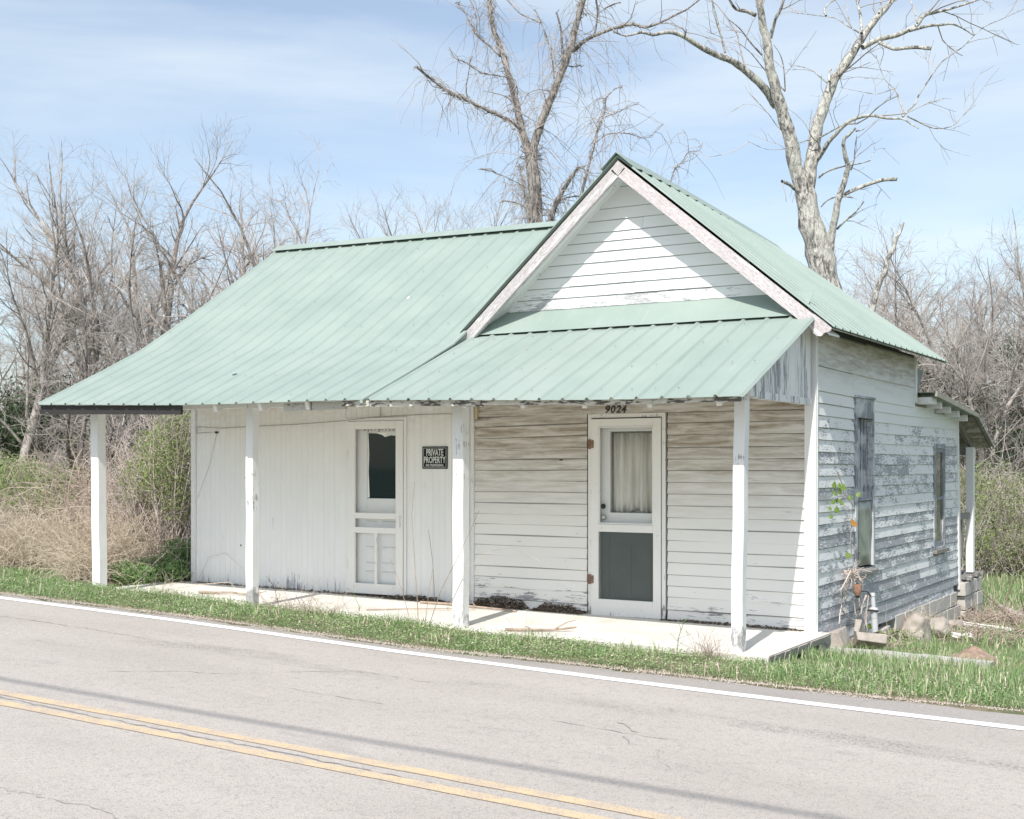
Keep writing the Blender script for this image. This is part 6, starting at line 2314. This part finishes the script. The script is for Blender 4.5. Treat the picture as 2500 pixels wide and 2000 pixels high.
tag(link('broken_board', tubes_mesh('broken_board', [([(P0[0] - .12, P0[1], z_ + .09), (P0[0] + .2, P0[1] - .02, z_ + .07), (P0[0] + .5, P0[1] + .0, z_ + .05)], [.035, .035, .03])], 5), M['plaster']), 'white broken board lying at the foot of the corner blocks', 'board')
for px, dp, lab in ((2335, 15.2, 'white crumpled scrap in the grass before the block foundation'), (2362, 15.25, 'larger white scrap in the grass right of the smaller scrap')):
    p = at(px, 1135, dp)
    rock('litter_scrap', (p[0], p[1], gz(p[0], p[1]) + .05), (.06, .04, .03), 'plaster', lab, 'litter', seed=int(px))
p = at(2545, 1135, 17)
z_ = gz(p[0], p[1])
tag(link('fallen_branch', tubes_mesh('fallen_branch', [([at(2440, 1480, 17.6), at(2475, 1495, 17.4), at(2520, 1512, 17.2), at(2560, 1525, 17.1)], [.03, .034, .03, .02])], 6), M['bark_grey']), 'thick grey fallen branch at the right edge of the photo', 'branch')

# ---------------- vine on the side wall
cv = lambda x_, y_: (1780 + x_ / 2.614, 740 + y_ / 2.614)
ce = lambda x_, y_: (1960 + x_ / 7.186, 1380 + y_ / 7.186)
def on_x(xp, px, py):
    d = CD + (px - 1250) / 3112.0 * CR + np.array([0, 0, -(py - 1135) / 3112.0])
    t = (xp - CAM[0]) / d[0]
    return CAM + t * d
vine = thing('climbing_vine', 'half-dead climbing vine with a few green leaves on the side wall window', 'vine')
def vstem(pts, conv, x_, r):
    P = []
    for (a_, b_) in pts:
        px, py = conv(a_, b_)
        q = on_x(x_ + rb.uniform(-.012, .012), px, py)
        P.append(tuple(q))
    return (P, [r * (1 - .3 * k / (len(P) - 1)) for k in range(len(P))])
stems = [
    ([(690, 1080), (720, 1150), (735, 1220), (790, 1290), (785, 1400), (775, 1500), (780, 1600), (830, 1650)], cv, .07, .006),
    ([(785, 1330), (760, 1310), (720, 1280)], cv, .08, .004),
    ([(680, 1160), (690, 1220), (700, 1250), (680, 1290)], cv, .09, .003),
    ([(800, 1540), (835, 1600), (835, 1640), (800, 1665)], cv, .07, .005),
    ([(880, 100), (770, 250), (780, 400), (760, 560), (745, 720), (800, 860)], ce, .07, .007),
    ([(850, 80), (700, 380), (665, 430), (690, 560), (680, 720), (650, 860), (645, 1000), (655, 1160), (710, 1300), (705, 1440), (700, 1520)], ce, .09, .008),
    ([(900, 220), (820, 340), (770, 420), (750, 600)], ce, .07, .006),
    ([(940, 260), (985, 380), (985, 520), (1000, 700), (990, 850), (980, 1000), (965, 1200), (960, 1400)], ce, .09, .009),
    ([(870, 600), (910, 700), (920, 840), (970, 960), (1050, 1080), (1130, 1210)], ce, .1, .008),
    ([(680, 760), (740, 860), (830, 940), (940, 970), (1020, 980)], ce, .1, .006),
    ([(1050, 680), (1020, 850), (1020, 1050), (1010, 1200), (985, 1330)], ce, .1, .009),
    ([(1110, 540), (1075, 620), (1050, 700)], ce, .1, .015),
    ([(1120, 860), (1105, 980), (1110, 1080), (1130, 1150)], ce, .12, .014),
    ([(350, 1180), (340, 1350), (350, 1600)], ce, .12, .006),
    ([(1240, 700), (1170, 760), (1110, 780)], ce, .12, .005),
]
for s_ in stems:
    link('stem', tubes_mesh('stem', [vstem(*s_)], 5), M['vine_dead'], vine)
nest = []
for _ in range(45):
    q = on_x(.08, *ce(rb.gauss(870, 45), rb.uniform(60, 260)))
    nest.append(wander(rb, tuple(q), unit((rb.gauss(0, .5), rb.gauss(0, 1), rb.gauss(0, 1))), .16, .0045, .003, 5, .4, -.02))
link('dead_tendrils', tubes_mesh('dead_tendrils', nest, 4), M['vine_dead'], vine, 'stuff')
outline = [(0, -.5), (.30, -.46), (.46, -.18), (.40, .12), (.20, .38), (0, .62), (-.20, .38), (-.40, .12), (-.46, -.18), (-.30, -.46)]
def leaf(px, py, x_, s, mat, name='leaf'):
    c = on_x(x_, px, py)
    n_ = Vector((rb.uniform(.5, 1.0), rb.uniform(-1, -.2), rb.uniform(-.1, .5))).normalized()
    dn = Vector((rb.gauss(0, .3), rb.gauss(0, .3), -1)).normalized()
    u = n_.cross(dn).normalized()
    v = u.cross(n_).normalized()
    vs = [Vector(c)] + [Vector(c) + u * (a_ * s) + v * (-b_ * s) + n_ * (-.22 * s * abs(a_) * 1.6) for a_, b_ in outline]
    fs = [(0, k + 1, (k + 1) % 10 + 1) for k in range(10)]
    link(name, mesh_py(name, vs, fs, True), M[mat], vine)
for px, py in ((675, 1160), (705, 1165), (722, 1180), (735, 1175), (680, 1210), (712, 1200), (778, 1240), (690, 1260), (708, 1262), (665, 1268), (690, 1320), (652, 1362), (828, 1222), (762, 1610), (645, 1310), (720, 1275)):
    leaf(*cv(px, py), .10, .065 * rb.uniform(.6, 1.1), 'leaf_vine')
leaf(*cv(798, 1400), .10, .085, 'leaf_red')
for px, py in ((1170, 1060), (1185, 1075), (1560, 1150), (1350, 1180), (1390, 1215)):
    leaf(*ce(px, py), .18, .05, 'leaf_vine')
# weeds at the foundation
X, Y = RNG.uniform(.02, .34, 900), RNG.uniform(1.6, 3.0, 900)
weed_leaves('foundation_weeds', X, Y, .16, .012, ['leaf_vine', 'grass_b', 'straw_pink'], [.3, .3, .4], 'scrappy weeds along the foundation between pipe and boulder')
